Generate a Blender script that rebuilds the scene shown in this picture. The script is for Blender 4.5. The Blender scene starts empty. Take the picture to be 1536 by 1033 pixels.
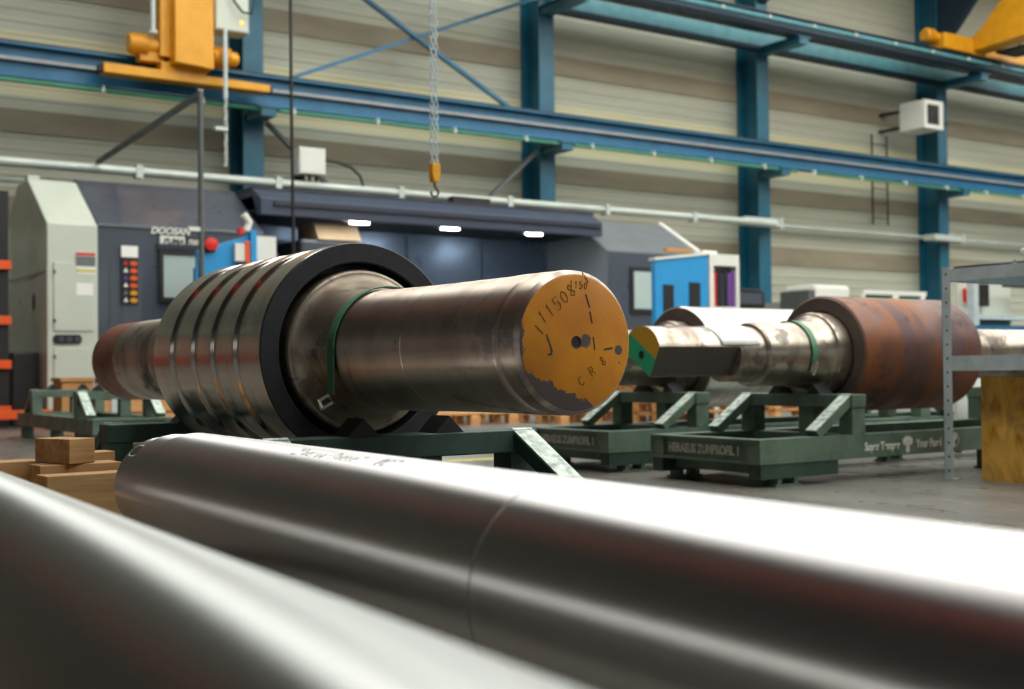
import bpy, bmesh, math, random
from mathutils import Vector, Matrix
random.seed(7)
C = bpy.context.scene.collection
sc = bpy.context.scene
PI = math.pi
rad = math.radians

# ------------------------------------------------------------------ camera
cam_d = bpy.data.cameras.new('camera')
cam = bpy.data.objects.new('camera', cam_d); C.objects.link(cam)
cam_d.sensor_width = 36.0
cam_d.lens = 36.0 * 1845.0 / 1536.0
cam_d.clip_start = 0.05; cam_d.clip_end = 200
def cam_matrix(loc, yaw, pitch, roll):
    y, p, r = rad(yaw), rad(pitch), rad(roll)
    fw = Vector((math.sin(y)*math.cos(p), math.cos(y)*math.cos(p), math.sin(p)))
    rt = Vector((math.cos(y), -math.sin(y), 0)); up = rt.cross(fw)
    rt2 = math.cos(r)*rt - math.sin(r)*up
    up2 = math.cos(r)*up + math.sin(r)*rt
    m = Matrix((rt2, up2, -fw)).transposed().to_4x4()
    m.translation = loc
    return m
cam.matrix_world = cam_matrix(Vector((0, 0, 0.65)), 34.03, 1.2, 0.63)
cam_d.dof.use_dof = True
cam_d.dof.focus_distance = 3.45
cam_d.dof.aperture_fstop = 3.2
cam_d.dof.aperture_blades = 7
sc.camera = cam

# ------------------------------------------------------------------ view, world
sc.view_settings.view_transform = 'Standard'
sc.view_settings.look = 'None'
sc.view_settings.gamma = 1.0
sc.view_settings.use_curve_mapping = False
sc.view_settings.exposure = 0.2
try:
    sc.cycles.use_denoising = True
    sc.cycles.max_bounces = 8
    sc.cycles.caustics_reflective = False
    sc.cycles.sample_clamp_indirect = 6
except Exception:
    pass
world = bpy.data.worlds.new('world'); sc.world = world
world.use_nodes = True
world.node_tree.nodes['Background'].inputs[0].default_value = (0.75, 0.85, 1.0, 1)
world.node_tree.nodes['Background'].inputs[1].default_value = 0.5
SKY_POWER = 7.0        # emission of the roof light strips
LAMP_POWER = 90.0      # emission of the machine lamps
WINDOW_POWER = 1.0

# ------------------------------------------------------------------ materials
def srgb(r, g, b):
    f = lambda c: (c/255/12.92) if c/255 <= 0.04045 else ((c/255+0.055)/1.055)**2.4
    return (f(r), f(g), f(b), 1)
def newmat(name):
    m = bpy.data.materials.new(name); m.use_nodes = True
    nt = m.node_tree
    return m, nt, nt.nodes['Principled BSDF']
def N(nt, t, **kw):
    n = nt.nodes.new(t)
    for k, v in kw.items(): setattr(n, k, v)
    return n
def coords(nt, scale=(1, 1, 1), loc=(0, 0, 0)):
    tc = N(nt, 'ShaderNodeTexCoord'); mp = N(nt, 'ShaderNodeMapping')
    mp.inputs['Scale'].default_value = scale; mp.inputs['Location'].default_value = loc
    nt.links.new(tc.outputs['Object'], mp.inputs['Vector'])
    return mp.outputs['Vector']
def noise(nt, vec, scale=5, detail=5, rough=0.55, dist=0):
    n = N(nt, 'ShaderNodeTexNoise')
    n.inputs['Scale'].default_value = scale; n.inputs['Detail'].default_value = detail
    n.inputs['Roughness'].default_value = rough; n.inputs['Distortion'].default_value = dist
    nt.links.new(vec, n.inputs['Vector'])
    return n.outputs['Fac']
def ramp(nt, fac, a, b, ca=(0, 0, 0, 1), cb=(1, 1, 1, 1)):
    r = N(nt, 'ShaderNodeValToRGB')
    r.color_ramp.elements[0].position = a; r.color_ramp.elements[0].color = ca
    r.color_ramp.elements[1].position = b; r.color_ramp.elements[1].color = cb
    nt.links.new(fac, r.inputs['Fac'])
    return r.outputs['Color']
def mix(nt, fac, a, b):
    n = N(nt, 'ShaderNodeMix', data_type='RGBA')
    if isinstance(fac, float): n.inputs[0].default_value = fac
    else: nt.links.new(fac, n.inputs[0])
    for v, i in ((a, 6), (b, 7)):
        if isinstance(v, tuple): n.inputs[i].default_value = v
        else: nt.links.new(v, n.inputs[i])
    return n.outputs[2]
def mathn(nt, op, a, b=0.0):
    n = N(nt, 'ShaderNodeMath', operation=op)
    for v, i in ((a, 0), (b, 1)):
        if isinstance(v, (int, float)): n.inputs[i].default_value = v
        else: nt.links.new(v, n.inputs[i])
    return n.outputs[0]
def maprange(nt, v, a, b, c, d):
    n = N(nt, 'ShaderNodeMapRange')
    nt.links.new(v, n.inputs[0])
    for i, x in enumerate((a, b, c, d)): n.inputs[i+1].default_value = x
    return n.outputs[0]
def bump(nt, bs, h, strength=0.2, dist=0.01):
    b = N(nt, 'ShaderNodeBump')
    b.inputs['Strength'].default_value = strength; b.inputs['Distance'].default_value = dist
    nt.links.new(h, b.inputs['Height']); nt.links.new(b.outputs[0], bs.inputs['Normal'])

def paint(name, col, rough=0.45, metal=0.0, dirt=0.18, dcol=None, scale=6, spec=0.5, stretch=(1, 1, 1), coat=0.0):
    m, nt, bs = newmat(name)
    v = coords(nt, stretch)
    n = noise(nt, v, scale, 6, 0.6)
    d = dcol or tuple(c*0.45 for c in col[:3]) + (1,)
    f = mathn(nt, 'MULTIPLY', ramp(nt, n, 0.42, 0.72), dirt)
    nt.links.new(mix(nt, f, col, d), bs.inputs['Base Color'])
    nt.links.new(maprange(nt, n, 0.3, 0.7, max(0.05, rough-0.08), rough+0.1), bs.inputs['Roughness'])
    bs.inputs['Metallic'].default_value = metal
    bs.inputs['Specular IOR Level'].default_value = spec
    bs.inputs['Coat Weight'].default_value = coat
    return m

def steel(name, base, rough=0.3, aniso=0.6, stains=(), rvar=0.12, ringscale=60, ringamt=0.1, bumpd=0.0, metal=1.0, off=(0, 0, 0)):
    """turned steel, lathe axis along local Z; stains = (colour, scale vector, lo, hi, amount, metallic there)"""
    m, nt, bs = newmat(name)
    v = coords(nt, (1, 1, 1), off)
    rv = coords(nt, (0.6, 0.6, ringscale), off)
    ring = noise(nt, rv, 1.0, 4, 0.6)
    col = mix(nt, mathn(nt, 'MULTIPLY', ramp(nt, ring, 0.35, 0.7), ringamt*2), base, tuple(c*0.55 for c in base[:3])+(1,))
    r = maprange(nt, ring, 0.3, 0.7, rough-rvar*0.5, rough+rvar*0.5)
    met = None
    for (sc_, sv, lo, hi, amt, mt) in stains:
        vv = coords(nt, sv, (off[0]+sv[0], off[1]+3.1, off[2]+1.7*lo))
        f = mathn(nt, 'MULTIPLY', ramp(nt, noise(nt, vv, 1.0, 6, 0.62, 0.4), lo, hi), amt)
        col = mix(nt, f, col, sc_)
        r = mathn(nt, 'ADD', r, mathn(nt, 'MULTIPLY', f, 0.18))
        mm = mathn(nt, 'SUBTRACT', 1.0 if met is None else met, mathn(nt, 'MULTIPLY', f, 1.0-mt))
        met = mm
    nt.links.new(col, bs.inputs['Base Color'])
    nt.links.new(r, bs.inputs['Roughness'])
    if met is None: bs.inputs['Metallic'].default_value = metal
    else: nt.links.new(mathn(nt, 'MULTIPLY', met, metal), bs.inputs['Metallic'])
    if aniso > 0:
        bs.inputs['Anisotropic'].default_value = aniso
        bs.inputs['Anisotropic Rotation'].default_value = 0.25
        t = N(nt, 'ShaderNodeTangent', direction_type='RADIAL', axis='Z')
        nt.links.new(t.outputs[0], bs.inputs['Tangent'])
    if bumpd > 0:
        bump(nt, bs, noise(nt, coords(nt, (9, 9, 30), off), 1.0, 5, 0.6), 0.35, bumpd)
    return m

def emit(name, col, power):
    m, nt, bs = newmat(name)
    bs.inputs['Base Color'].default_value = col
    bs.inputs['Emission Color'].default_value = col
    bs.inputs['Emission Strength'].default_value = power
    return m

OX = srgb(96, 72, 62); DK = srgb(52, 46, 48); PUR = srgb(92, 80, 96)
M = {}
M['roller'] = steel('ground steel', srgb(204, 200, 199), 0.33, 0.9, [(srgb(150, 124, 118), (2, 2, 1), 0.5, 0.8, 0.2, 1.0)], 0.02, 45, 0.015)
M['roller2'] = steel('ground steel dull', srgb(172, 174, 172), 0.335, 0.88, [(srgb(130, 110, 108), (2, 2, 1), 0.5, 0.8, 0.2, 1.0)], 0.02, 40, 0.015, off=(3, 1, 2))
M['chrome'] = steel('polished grooved barrel steel', srgb(200, 192, 184), 0.19, 0.6, [(srgb(120, 100, 90), (3, 3, 12), 0.55, 0.7, 0.2, 1.0)], 0.05, 40, 0.05)
M['neck'] = steel('oxidised machined neck', srgb(196, 180, 166), 0.37, 0.8,
    [(OX, (2.2, 2.2, 3), 0.42, 0.7, 0.5, 0.9), (PUR, (3.1, 3.1, 3), 0.56, 0.6, 0.5, 0.8), (DK, (7, 7, 5), 0.6, 0.66, 0.45, 0.7)], 0.06, 24, 0.04)
M['neckB'] = steel('bright machined neck', srgb(186, 174, 160), 0.34, 0.6,
    [(OX, (2.5, 2.5, 4), 0.44, 0.62, 0.6, 0.9), (DK, (6, 6, 5), 0.56, 0.62, 0.6, 0.7)], 0.05, 24, 0.03, 0.0, off=(5, 2, 1))
M['flange'] = steel('weathered collar steel', srgb(168, 156, 140), 0.42, 0.3,
    [(OX, (5, 5, 9), 0.45, 0.66, 0.6, 0.85), (DK, (12, 12, 12), 0.56, 0.64, 0.5, 0.6)], 0.1, 20, 0.08, 0.001)
M['fresh'] = steel('fresh cut steel', srgb(206, 204, 200), 0.25, 0.5, [], 0.1, 60, 0.1)
M['black'] = paint('black barrel face', srgb(44, 44, 47), 0.55, 0.3, 0.5, srgb(26, 26, 28), 20)
M['flatface'] = steel('dark milled flat', srgb(104, 98, 94), 0.5, 0.0, [], 0.1, 10, 0.05)
M['rust'] = steel('rusted barrel', srgb(104, 66, 54), 0.46, 0.3,
    [(srgb(132, 74, 26), (3, 3, 4), 0.42, 0.6, 0.9, 0.4), (srgb(88, 70, 74), (2, 2, 5), 0.48, 0.6, 0.8, 0.6), (srgb(52, 38, 40), (5, 5, 4), 0.56, 0.64, 0.7, 0.5)], 0.06, 12, 0.06, 0.001, metal=0.4)
M['rustend'] = steel('brown end band', srgb(140, 88, 66), 0.5, 0.0, [(srgb(96, 58, 46), (5, 5, 5), 0.45, 0.65, 0.7, 0.4)], 0.1, 20, 0.15, metal=0.4)
M['face_steel'] = steel('brown barrel face', srgb(120, 104, 96), 0.5, 0.0, [(srgb(84, 70, 66), (4, 4, 4), 0.45, 0.65, 0.7, 0.5)], 0.1, 10, 0.1, metal=0.6)
M['green'] = paint('green skid paint', srgb(98, 118, 102), 0.5, 0.0, 0.6, srgb(38, 58, 48), 7)
M['greenlit'] = paint('green skid paint lit bright', srgb(196, 208, 196), 0.55, 0.0, 0.9, srgb(80, 96, 88), 30)  # skid green lightened: painted light for the brace tops
M['greend'] = paint('dark green skid paint', srgb(52, 76, 66), 0.5, 0.0, 0.6, srgb(28, 40, 36), 7)
M['blue'] = paint('blue column paint', srgb(24, 96, 120), 0.42, 0.0, 0.35, srgb(8, 48, 74), 3)
M['bluebeam'] = paint('blue runway paint', srgb(24, 104, 142), 0.4, 0.0, 0.35, srgb(12, 62, 96), 3)
M['teal'] = paint('teal tie beam paint lit bright', srgb(92, 152, 162), 0.5, 0.0, 0.3, srgb(40, 84, 96), 4)
M['navy'] = paint('navy runway shade', srgb(14, 44, 62), 0.45, 0.0, 0.3)  # blue darkened to navy, painting shade into the upper runway and tie underside
M['yellow'] = paint('crane yellow', srgb(226, 158, 24), 0.42, 0.0, 0.25, srgb(150, 96, 14), 4)
M['wallcream'] = paint('cream wall sheet', srgb(206, 202, 166), 0.5, 0.0, 0.3, srgb(160, 152, 118), 0.8, stretch=(0.3, 1, 2.5))
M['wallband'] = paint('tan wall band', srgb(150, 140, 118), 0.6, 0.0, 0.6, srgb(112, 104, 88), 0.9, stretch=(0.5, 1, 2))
M['wall'] = paint('grey cream wall sheet', srgb(180, 182, 164), 0.5, 0.0, 0.35, srgb(150, 142, 118), 0.8, stretch=(0.3, 1, 2.5))
M['wallg'] = paint('plain hall wall', srgb(160, 158, 156), 0.6, 0.0, 0.3, srgb(140, 140, 132), 0.6)
M['ceil'] = paint('ceiling sheet', srgb(116, 112, 114), 0.7, 0.0, 0.3, srgb(80, 82, 84), 0.6)
M['white'] = paint('white machine enamel', srgb(200, 206, 192), 0.35, 0.0, 0.1, srgb(150, 156, 146), 3)
M['whiteb'] = paint('white plastic', srgb(222, 222, 214), 0.5, 0.0, 0.1, srgb(170, 170, 160), 5)
M['pipe'] = paint('pale pipe', srgb(196, 204, 196), 0.4, 0.2, 0.3, srgb(130, 136, 130), 2)
M['grey'] = paint('dark grey machine enamel', srgb(70, 77, 88), 0.32, 0.0, 0.25, srgb(52, 56, 68), 1.4, coat=0.3)
M['greyl'] = paint('mid grey machine enamel', srgb(112, 116, 120), 0.35, 0.0, 0.2, srgb(84, 88, 92), 1.4)
M['darkblue'] = paint('dark blue-black panel', srgb(34, 40, 56), 0.5, 0.0, 0.3, srgb(16, 18, 28), 1.5)
M['slate'] = paint('slate canopy enamel', srgb(62, 70, 88), 0.35, 0.0, 0.25, srgb(40, 46, 60), 1.4)
M['inner'] = paint('machine inner sheet', srgb(96, 112, 132), 0.32, 0.55, 0.5, srgb(50, 60, 76), 1.2)
M['dark'] = paint('black', srgb(22, 22, 24), 0.5, 0.0, 0.2)
M['glass'] = paint('pale glazing', srgb(176, 192, 188), 0.18, 0.0, 0.15, srgb(140, 160, 160), 2)
M['blueb'] = paint('bright blue panel', srgb(42, 146, 206), 0.4, 0.0, 0.15, srgb(24, 96, 160), 2)
M['orange'] = paint('orange rack paint', srgb(232, 88, 26), 0.45, 0.0, 0.2)
M['red'] = paint('red plastic', srgb(214, 32, 28), 0.4, 0.0, 0.1)
M['cranered'] = paint('faded red crane paint', srgb(190, 50, 42), 0.5, 0.0, 0.3)
M['purple'] = paint('purple binder', srgb(106, 62, 140), 0.5, 0.0, 0.1)
M['galv'] = paint('galvanised steel', srgb(196, 208, 210), 0.45, 0.1, 0.3, srgb(110, 122, 126), 12)
M['iron'] = paint('dark iron', srgb(58, 56, 54), 0.45, 0.7, 0.4)
M['bracegrey'] = paint('grey strut paint', srgb(92, 98, 98), 0.5, 0.3, 0.3)
M['copper'] = paint('green conductor rail', srgb(62, 134, 106), 0.5, 0.0, 0.3)
M['pink'] = paint('grey web strip', srgb(150, 150, 150), 0.45, 0.2, 0.3)
M['paper'] = paint('white paper', srgb(240, 240, 234), 0.7, 0.0, 0.04)
M['card'] = paint('cardboard', srgb(196, 142, 88), 0.8, 0.0, 0.3)
M['beige'] = paint('beige cover', srgb(214, 186, 150), 0.5, 0.0, 0.15)
M['ylw_line'] = paint('floor line yellow', srgb(206, 196, 90), 0.5, 0.0, 0.5, srgb(140, 136, 100), 9)
M['ink'] = paint('marker ink', srgb(54, 52, 54), 0.6, 0.0, 0.0)
M['scratch'] = paint('scratched mark', srgb(112, 82, 34), 0.5, 0.3, 0.0)
M['lettering'] = paint('cream stencil lettering', srgb(222, 226, 212), 0.6, 0.0, 0.5, srgb(110, 124, 112), 24)
M['skylight'] = emit('daylight roof glazing', (0.97, 1.0, 0.96, 1), SKY_POWER)
M['window_lit'] = emit('daylit window', (0.9, 0.97, 1.0, 1), WINDOW_POWER)
M['led'] = emit('machine lamp', (0.92, 0.97, 1.0, 1), LAMP_POWER)
M['bulb'] = emit('amber lamp', (1.0, 0.45, 0.05, 1), 1.5)
M['ring_line'] = paint('etched ring line', srgb(150, 150, 146), 0.5, 0.9, 0.2)
M['copper_c'] = paint('copper', srgb(184, 110, 60), 0.4, 0.6, 0.3)

def wood_mat(name, a, b, ax=0):
    m, nt, bs = newmat(name)
    s = [26, 26, 26]; s[ax] = 2.2
    v = coords(nt, tuple(s))
    n = noise(nt, v, 1.0, 5, 0.6, 0.8)
    big = noise(nt, coords(nt, (3, 3, 3)), 1.0, 3)
    col = mix(nt, ramp(nt, n, 0.35, 0.7), a, b)
    col = mix(nt, mathn(nt, 'MULTIPLY', ramp(nt, big, 0.5, 0.75), 0.35), col, tuple(c*0.5 for c in b[:3])+(1,))
    nt.links.new(col, bs.inputs['Base Color'])
    bs.inputs['Roughness'].default_value = 0.75
    bump(nt, bs, n, 0.2, 0.003)
    return m
M['wood'] = wood_mat('pine timber', srgb(190, 152, 102), srgb(150, 108, 64), 0)
M['wood2'] = wood_mat('pale timber', srgb(204, 160, 108), srgb(168, 122, 74), 0)
M['oldwood'] = wood_mat('dark weathered timber', srgb(86, 74, 62), srgb(58, 48, 40), 0)
M['pallet'] = wood_mat('pallet timber', srgb(222, 168, 108), srgb(180, 126, 76), 0)

def osb():
    m, nt, bs = newmat('stained board crate')
    v = coords(nt, (7, 5, 4))
    vo = N(nt, 'ShaderNodeTexVoronoi'); vo.inputs['Scale'].default_value = 2.2
    nv = noise(nt, coords(nt, (4, 7, 3)), 1.0, 6, 0.6, 2.2)
    nt.links.new(v, vo.inputs['Vector'])
    col = mix(nt, ramp(nt, nv, 0.35, 0.65), srgb(160, 108, 22), srgb(240, 180, 56))
    col = mix(nt, mathn(nt, 'MULTIPLY', ramp(nt, vo.outputs['Distance'], 0.15, 0.6), 0.4), col, srgb(240, 196, 110))
    blot = ramp(nt, noise(nt, coords(nt, (5, 3, 3), (2, 4, 1)), 1.0, 4), 0.52, 0.66)
    col = mix(nt, mathn(nt, 'MULTIPLY', blot, 0.7), col, srgb(84, 58, 30))
    nt.links.new(col, bs.inputs['Base Color']); bs.inputs['Roughness'].default_value = 0.6
    return m
M['osb'] = osb()

def floor_mat():
    m, nt, bs = newmat('polished workshop floor')
    v = coords(nt, (1, 1, 1))
    a = noise(nt, v, 0.6, 6, 0.6); b = noise(nt, coords(nt, (3, 1.2, 1)), 1.5, 6, 0.65)
    col = mix(nt, ramp(nt, a, 0.35, 0.65), srgb(94, 91, 86), srgb(124, 120, 112))
    col = mix(nt, mathn(nt, 'MULTIPLY', ramp(nt, b, 0.5, 0.75), 0.4), col, srgb(84, 80, 76))
    nt.links.new(col, bs.inputs['Base Color'])
    nt.links.new(maprange(nt, b, 0.3, 0.7, 0.22, 0.42), bs.inputs['Roughness'])
    bs.inputs['Specular IOR Level'].default_value = 0.55
    return m
M['floor'] = floor_mat()

def face_paint(name, yellow, mode):
    """paint on the end face of a roll with the ragged bare patch; face plane = local XY"""
    m, nt, bs = newmat(name)
    tc = N(nt, 'ShaderNodeTexCoord'); sp = N(nt, 'ShaderNodeSeparateXYZ')
    nt.links.new(tc.outputs['Object'], sp.inputs[0])
    X, Y = sp.outputs[0], sp.outputs[1]
    n1 = noise(nt, coords(nt, (22, 22, 1)), 1.0, 8, 0.72)
    bare = srgb(98, 90, 90)
    if mode == 'ochre':
        # x right, y up as seen from the camera side
        d = mathn(nt, 'SUBTRACT', mathn(nt, 'MULTIPLY', X, 0.43), Y)
        d = mathn(nt, 'ADD', d, 0.140)
        d2 = mathn(nt, 'ADD', X, 0.164)
        d = mathn(nt, 'MINIMUM', d, d2)
        d = mathn(nt, 'ADD', d, mathn(nt, 'MULTIPLY', mathn(nt, 'SUBTRACT', n1, 0.5), 0.09))
        mask = ramp(nt, maprange(nt, d, -0.002, 0.002, 0, 1), 0.3, 0.7)
        col = mix(nt, ramp(nt, noise(nt, coords(nt, (5, 5, 1)), 1.0, 5), 0.35, 0.7), yellow, srgb(176, 104, 8))
        # a chipped fleck right of the centre hole and a bare dot
        fl = N(nt, 'ShaderNodeVectorMath', operation='DISTANCE'); nt.links.new(tc.outputs['Object'], fl.inputs[0]); fl.inputs[1].default_value = (0.030, -0.008, 0)
        f1 = maprange(nt, mathn(nt, 'ADD', fl.outputs['Value'], mathn(nt, 'MULTIPLY', mathn(nt, 'SUBTRACT', n1, 0.5), 0.07)), 0.017, 0.019, 0, 1)
        fl2 = N(nt, 'ShaderNodeVectorMath', operation='DISTANCE'); nt.links.new(tc.outputs['Object'], fl2.inputs[0]); fl2.inputs[1].default_value = (0.138, 0.020, 0)
        f2 = maprange(nt, fl2.outputs['Value'], 0.0125, 0.014, 0, 1)
        mask = mathn(nt, 'MULTIPLY', mask, mathn(nt, 'MULTIPLY', f1, f2))
        chips = ramp(nt, noise(nt, coords(nt, (60, 60, 1)), 1.0, 3), 0.7, 0.72)
        mask = mathn(nt, 'MULTIPLY', mask, mathn(nt, 'SUBTRACT', 1.0, chips))
        col = mix(nt, mask, bare, col)
        nt.links.new(mathn(nt, 'SUBTRACT', 0.7, mathn(nt, 'MULTIPLY', mask, 0.7)), bs.inputs['Metallic'])
        bs.inputs['Roughness'].default_value = 0.45
        bump(nt, bs, mathn(nt, 'ADD', mask, mathn(nt, 'MULTIPLY', noise(nt, coords(nt, (90, 90, 1)), 1.0, 4), 0.4)), 0.25, 0.0015)
    else:
        # green diagonal band, ochre above right, dark below left
        d = mathn(nt, 'ADD', mathn(nt, 'MULTIPLY', X, -0.564), mathn(nt, 'MULTIPLY', Y, 0.826))
        upp = maprange(nt, d, 0.043, 0.045, 0, 1)
        col = mix(nt, upp, srgb(30, 176, 124), srgb(206, 158, 36))
        bs.inputs['Roughness'].default_value = 0.5
    nt.links.new(col, bs.inputs['Base Color'])
    return m
M['ochre_face'] = face_paint('ochre painted end face', srgb(208, 136, 0), 'ochre')
M['two_tone'] = face_paint('green and ochre end face', srgb(206, 158, 36), 'two')

# ------------------------------------------------------------------ mesh helpers
def bx(bm, x, y, z, rot=None, at=None):
    """box from ranges; rot = rotation about Z in radians about at"""
    x0, x1 = x; y0, y1 = y; z0, z1 = z
    vs = [bm.verts.new(p) for p in ((x0,y0,z0),(x1,y0,z0),(x1,y1,z0),(x0,y1,z0),(x0,y0,z1),(x1,y0,z1),(x1,y1,z1),(x0,y1,z1))]
    if rot:
        c = Vector(at or ((x0+x1)/2, (y0+y1)/2, 0)); R = Matrix.Rotation(rot, 3, 'Z')
        for v in vs: v.co = c + R @ (v.co - c)
    for f in ((0,3,2,1),(4,5,6,7),(0,1,5,4),(1,2,6,5),(2,3,7,6),(3,0,4,7)):
        bm.faces.new([vs[i] for i in f])
    return vs
def bar(bm, p, q, w, h, up=(0, 0, 1)):
    """rectangular bar from p to q"""
    p, q = Vector(p), Vector(q); d = (q-p).normalized(); u = Vector(up)
    s = d.cross(u).normalized(); u = s.cross(d).normalized()
    vs = []
    for e in (p, q):
        for a, b in ((-1,-1),(1,-1),(1,1),(-1,1)):
            vs.append(bm.verts.new(e + s*a*w/2 + u*b*h/2))
    for f in ((3,2,1,0),(4,5,6,7),(0,1,5,4),(1,2,6,5),(2,3,7,6),(3,0,4,7)):
        bm.faces.new([vs[i] for i in f])
def tube(bm, pts, r, n=10, cap=True):
    pts = [Vector(p) for p in pts]; rings = []
    for i, p in enumerate(pts):
        d = (pts[min(i+1, len(pts)-1)] - pts[max(i-1, 0)]).normalized()
        a = Vector((0, 0, 1)) if abs(d.z) < 0.9 else Vector((1, 0, 0))
        s = d.cross(a).normalized(); u = s.cross(d).normalized()
        rings.append([bm.verts.new(p + (s*math.cos(2*PI*k/n) + u*math.sin(2*PI*k/n))*r) for k in range(n)])
    for a, b in zip(rings, rings[1:]):
        for k in range(n): bm.faces.new((a[k], a[(k+1) % n], b[(k+1) % n], b[k]))
    if cap:
        bm.faces.new(rings[0][::-1]); bm.faces.new(rings[-1])
def lathe(bm, prof, n=96, cap=(True, True), a0=0.0, a1=2*PI):
    """profile [(r, t)] revolved round Z"""
    full = abs(a1-a0-2*PI) < 1e-6
    k_n = n if full else n+1
    rings = []
    for r, t in prof:
        if r < 1e-6: rings.append([bm.verts.new((0, 0, t))])
        else: rings.append([bm.verts.new((r*math.cos(a0+(a1-a0)*k/n), r*math.sin(a0+(a1-a0)*k/n), t)) for k in range(k_n)])
    for A, B in zip(rings, rings[1:]):
        for k in range(n):
            k2 = (k+1) % k_n
            if len(A) == 1 and len(B) == 1: continue
            if len(A) == 1: bm.faces.new((A[0], B[k2], B[k]))
            elif len(B) == 1: bm.faces.new((A[k], A[k2], B[0]))
            else: bm.faces.new((A[k], A[k2], B[k2], B[k]))
    if cap[0] and len(rings[0]) > 1 and full: bm.faces.new(rings[0][::-1])
    if cap[1] and len(rings[-1]) > 1 and full: bm.faces.new(rings[-1])
def prism(bm, poly, axis, lo, hi):
    """poly of 2-D points extruded along axis (0,1,2); the 2-D coords are the two other axes in order"""
    def P(p, t):
        c = list(p); c.insert(axis, t); return c
    a = [bm.verts.new(P(p, lo)) for p in poly]; b = [bm.verts.new(P(p, hi)) for p in poly]
    n = len(poly)
    bm.faces.new(a[::-1]); bm.faces.new(b)
    for k in range(n): bm.faces.new((a[k], a[(k+1) % n], b[(k+1) % n], b[k]))

def link(name, bm, mat, parent=None, smooth=False, world=True, bevel=0.0, label=None):
    bmesh.ops.recalc_face_normals(bm, faces=bm.faces)
    me = bpy.data.meshes.new(name); bm.to_mesh(me); bm.free()
    if isinstance(mat, (list, tuple)):
        for mm in mat: me.materials.append(mm)
    else: me.materials.append(mat)
    o = bpy.data.objects.new(name, me); C.objects.link(o)
    if smooth:
        me.shade_smooth(); me.set_sharp_from_angle(angle=rad(smooth if smooth is not True else 32))
    if parent is not None:
        if world:
            off = Vector(parent.get('base', (0, 0, 0)))
            me.transform(Matrix.Translation(-off))
        o['base'] = tuple(parent.get('base', (0, 0, 0)))
        o.parent = parent
    else:
        o['base'] = (0, 0, 0)
    if bevel:
        b = o.modifiers.new('bevel', 'BEVEL'); b.width = bevel; b.segments = 2; b.limit_method = 'ANGLE'
    if label: o['label'] = label
    return o
def thing(name, label, cat, loc=(0, 0, 0), rot=(0, 0, 0), group=None, local=False):
    o = bpy.data.objects.new(name, None); C.objects.link(o)
    o.location = loc; o.rotation_euler = rot; o['label'] = label; o['category'] = cat
    o['base'] = tuple(loc) if tuple(rot) == (0, 0, 0) and not local else (0, 0, 0)
    o.empty_display_size = 0.1
    if group: o['group'] = group
    return o
def tag(o, label, cat, group=None):
    o['label'] = label; o['category'] = cat
    if group: o['group'] = group
    return o
def solo(name, bm, mat, label, cat, group=None, loc=None, **kw):
    """a thing that is one mesh; origin moved to loc"""
    if loc is not None: bmesh.ops.translate(bm, verts=bm.verts, vec=-Vector(loc))
    o = link(name, bm, mat, **kw)
    if loc is not None: o.location = loc
    o['base'] = tuple(loc or (0, 0, 0))
    return tag(o, label, cat, group)
def struct(name, bm, mat, **kw):
    o = link(name, bm, mat, **kw)
    o['kind'] = 'structure'
    return o
def copy_tree(o, parent=None):
    c = o.copy(); C.objects.link(c)
    if parent is not None: c.parent = parent
    for ch in list(o.children): copy_tree(ch, c)
    return c
def B(*boxes, **kw):
    bm = bmesh.new()
    for b in boxes: bx(bm, *b)
    return bm
def text(body, size, mat, parent, loc, rot, name='marking', extrude=0.001, shear=0.0, offset=0.0, sx=1.0, spacing=1.0, align='LEFT'):
    cu = bpy.data.curves.new(name, 'FONT'); cu.body = body; cu.size = size
    cu.extrude = extrude; cu.shear = shear; cu.offset = offset; cu.align_x = align; cu.align_y = 'BOTTOM_BASELINE'
    cu.space_character = spacing; cu.materials.append(mat)
    o = bpy.data.objects.new(name, cu); C.objects.link(o)
    if parent is not None:
        o.parent = parent
        o.location = Vector(loc) - Vector(parent.get('base', (0, 0, 0)))
    else: o.location = loc
    o.rotation_euler = rot; o.scale = (sx, 1, 1)
    par, mw, rl, scl = o.parent, o.location.copy(), o.rotation_euler.copy(), o.scale.copy()
    dg = bpy.context.evaluated_depsgraph_get(); dg.update()
    me = bpy.data.meshes.new_from_object(o.evaluated_get(dg))
    bpy.data.objects.remove(o); bpy.data.curves.remove(cu)
    m2 = bpy.data.objects.new(name, me); C.objects.link(m2); me.name = name
    m2.parent = par; m2.location = mw; m2.rotation_euler = rl; m2.scale = scl
    return m2

# ------------------------------------------------------------------ setting
X0, X1, Y0, Y1, H = -26.0, 46.0, -24.0, 20.0, 11.0
struct('floor', B(((X0, X1), (Y0, Y1), (-0.1, 0))), M['floor'])
# ceiling with glazed roof strips running away from the camera
ce = struct('ceiling', B(((X0, X1), (Y0, Y1), (H, H+0.15))), M['ceil'])
for k, cx in enumerate((3.2, 8.2, 13.2, 18.2, 23.2, 28.2, 33.2, 38.2)):
    for yy in ((-8, 3.5), (4.5, 16.0)):
        o = link('roof_glazing', B(((cx-1.2, cx+1.2), yy, (H-0.06, H-0.003))), M['skylight'], ce)
        link('glazing_frame', B(((cx-1.35, cx-1.2), yy, (H-0.12, H-0.003)), ((cx+1.2, cx+1.35), yy, (H-0.12, H-0.003))), M['ceil'], ce)

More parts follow.
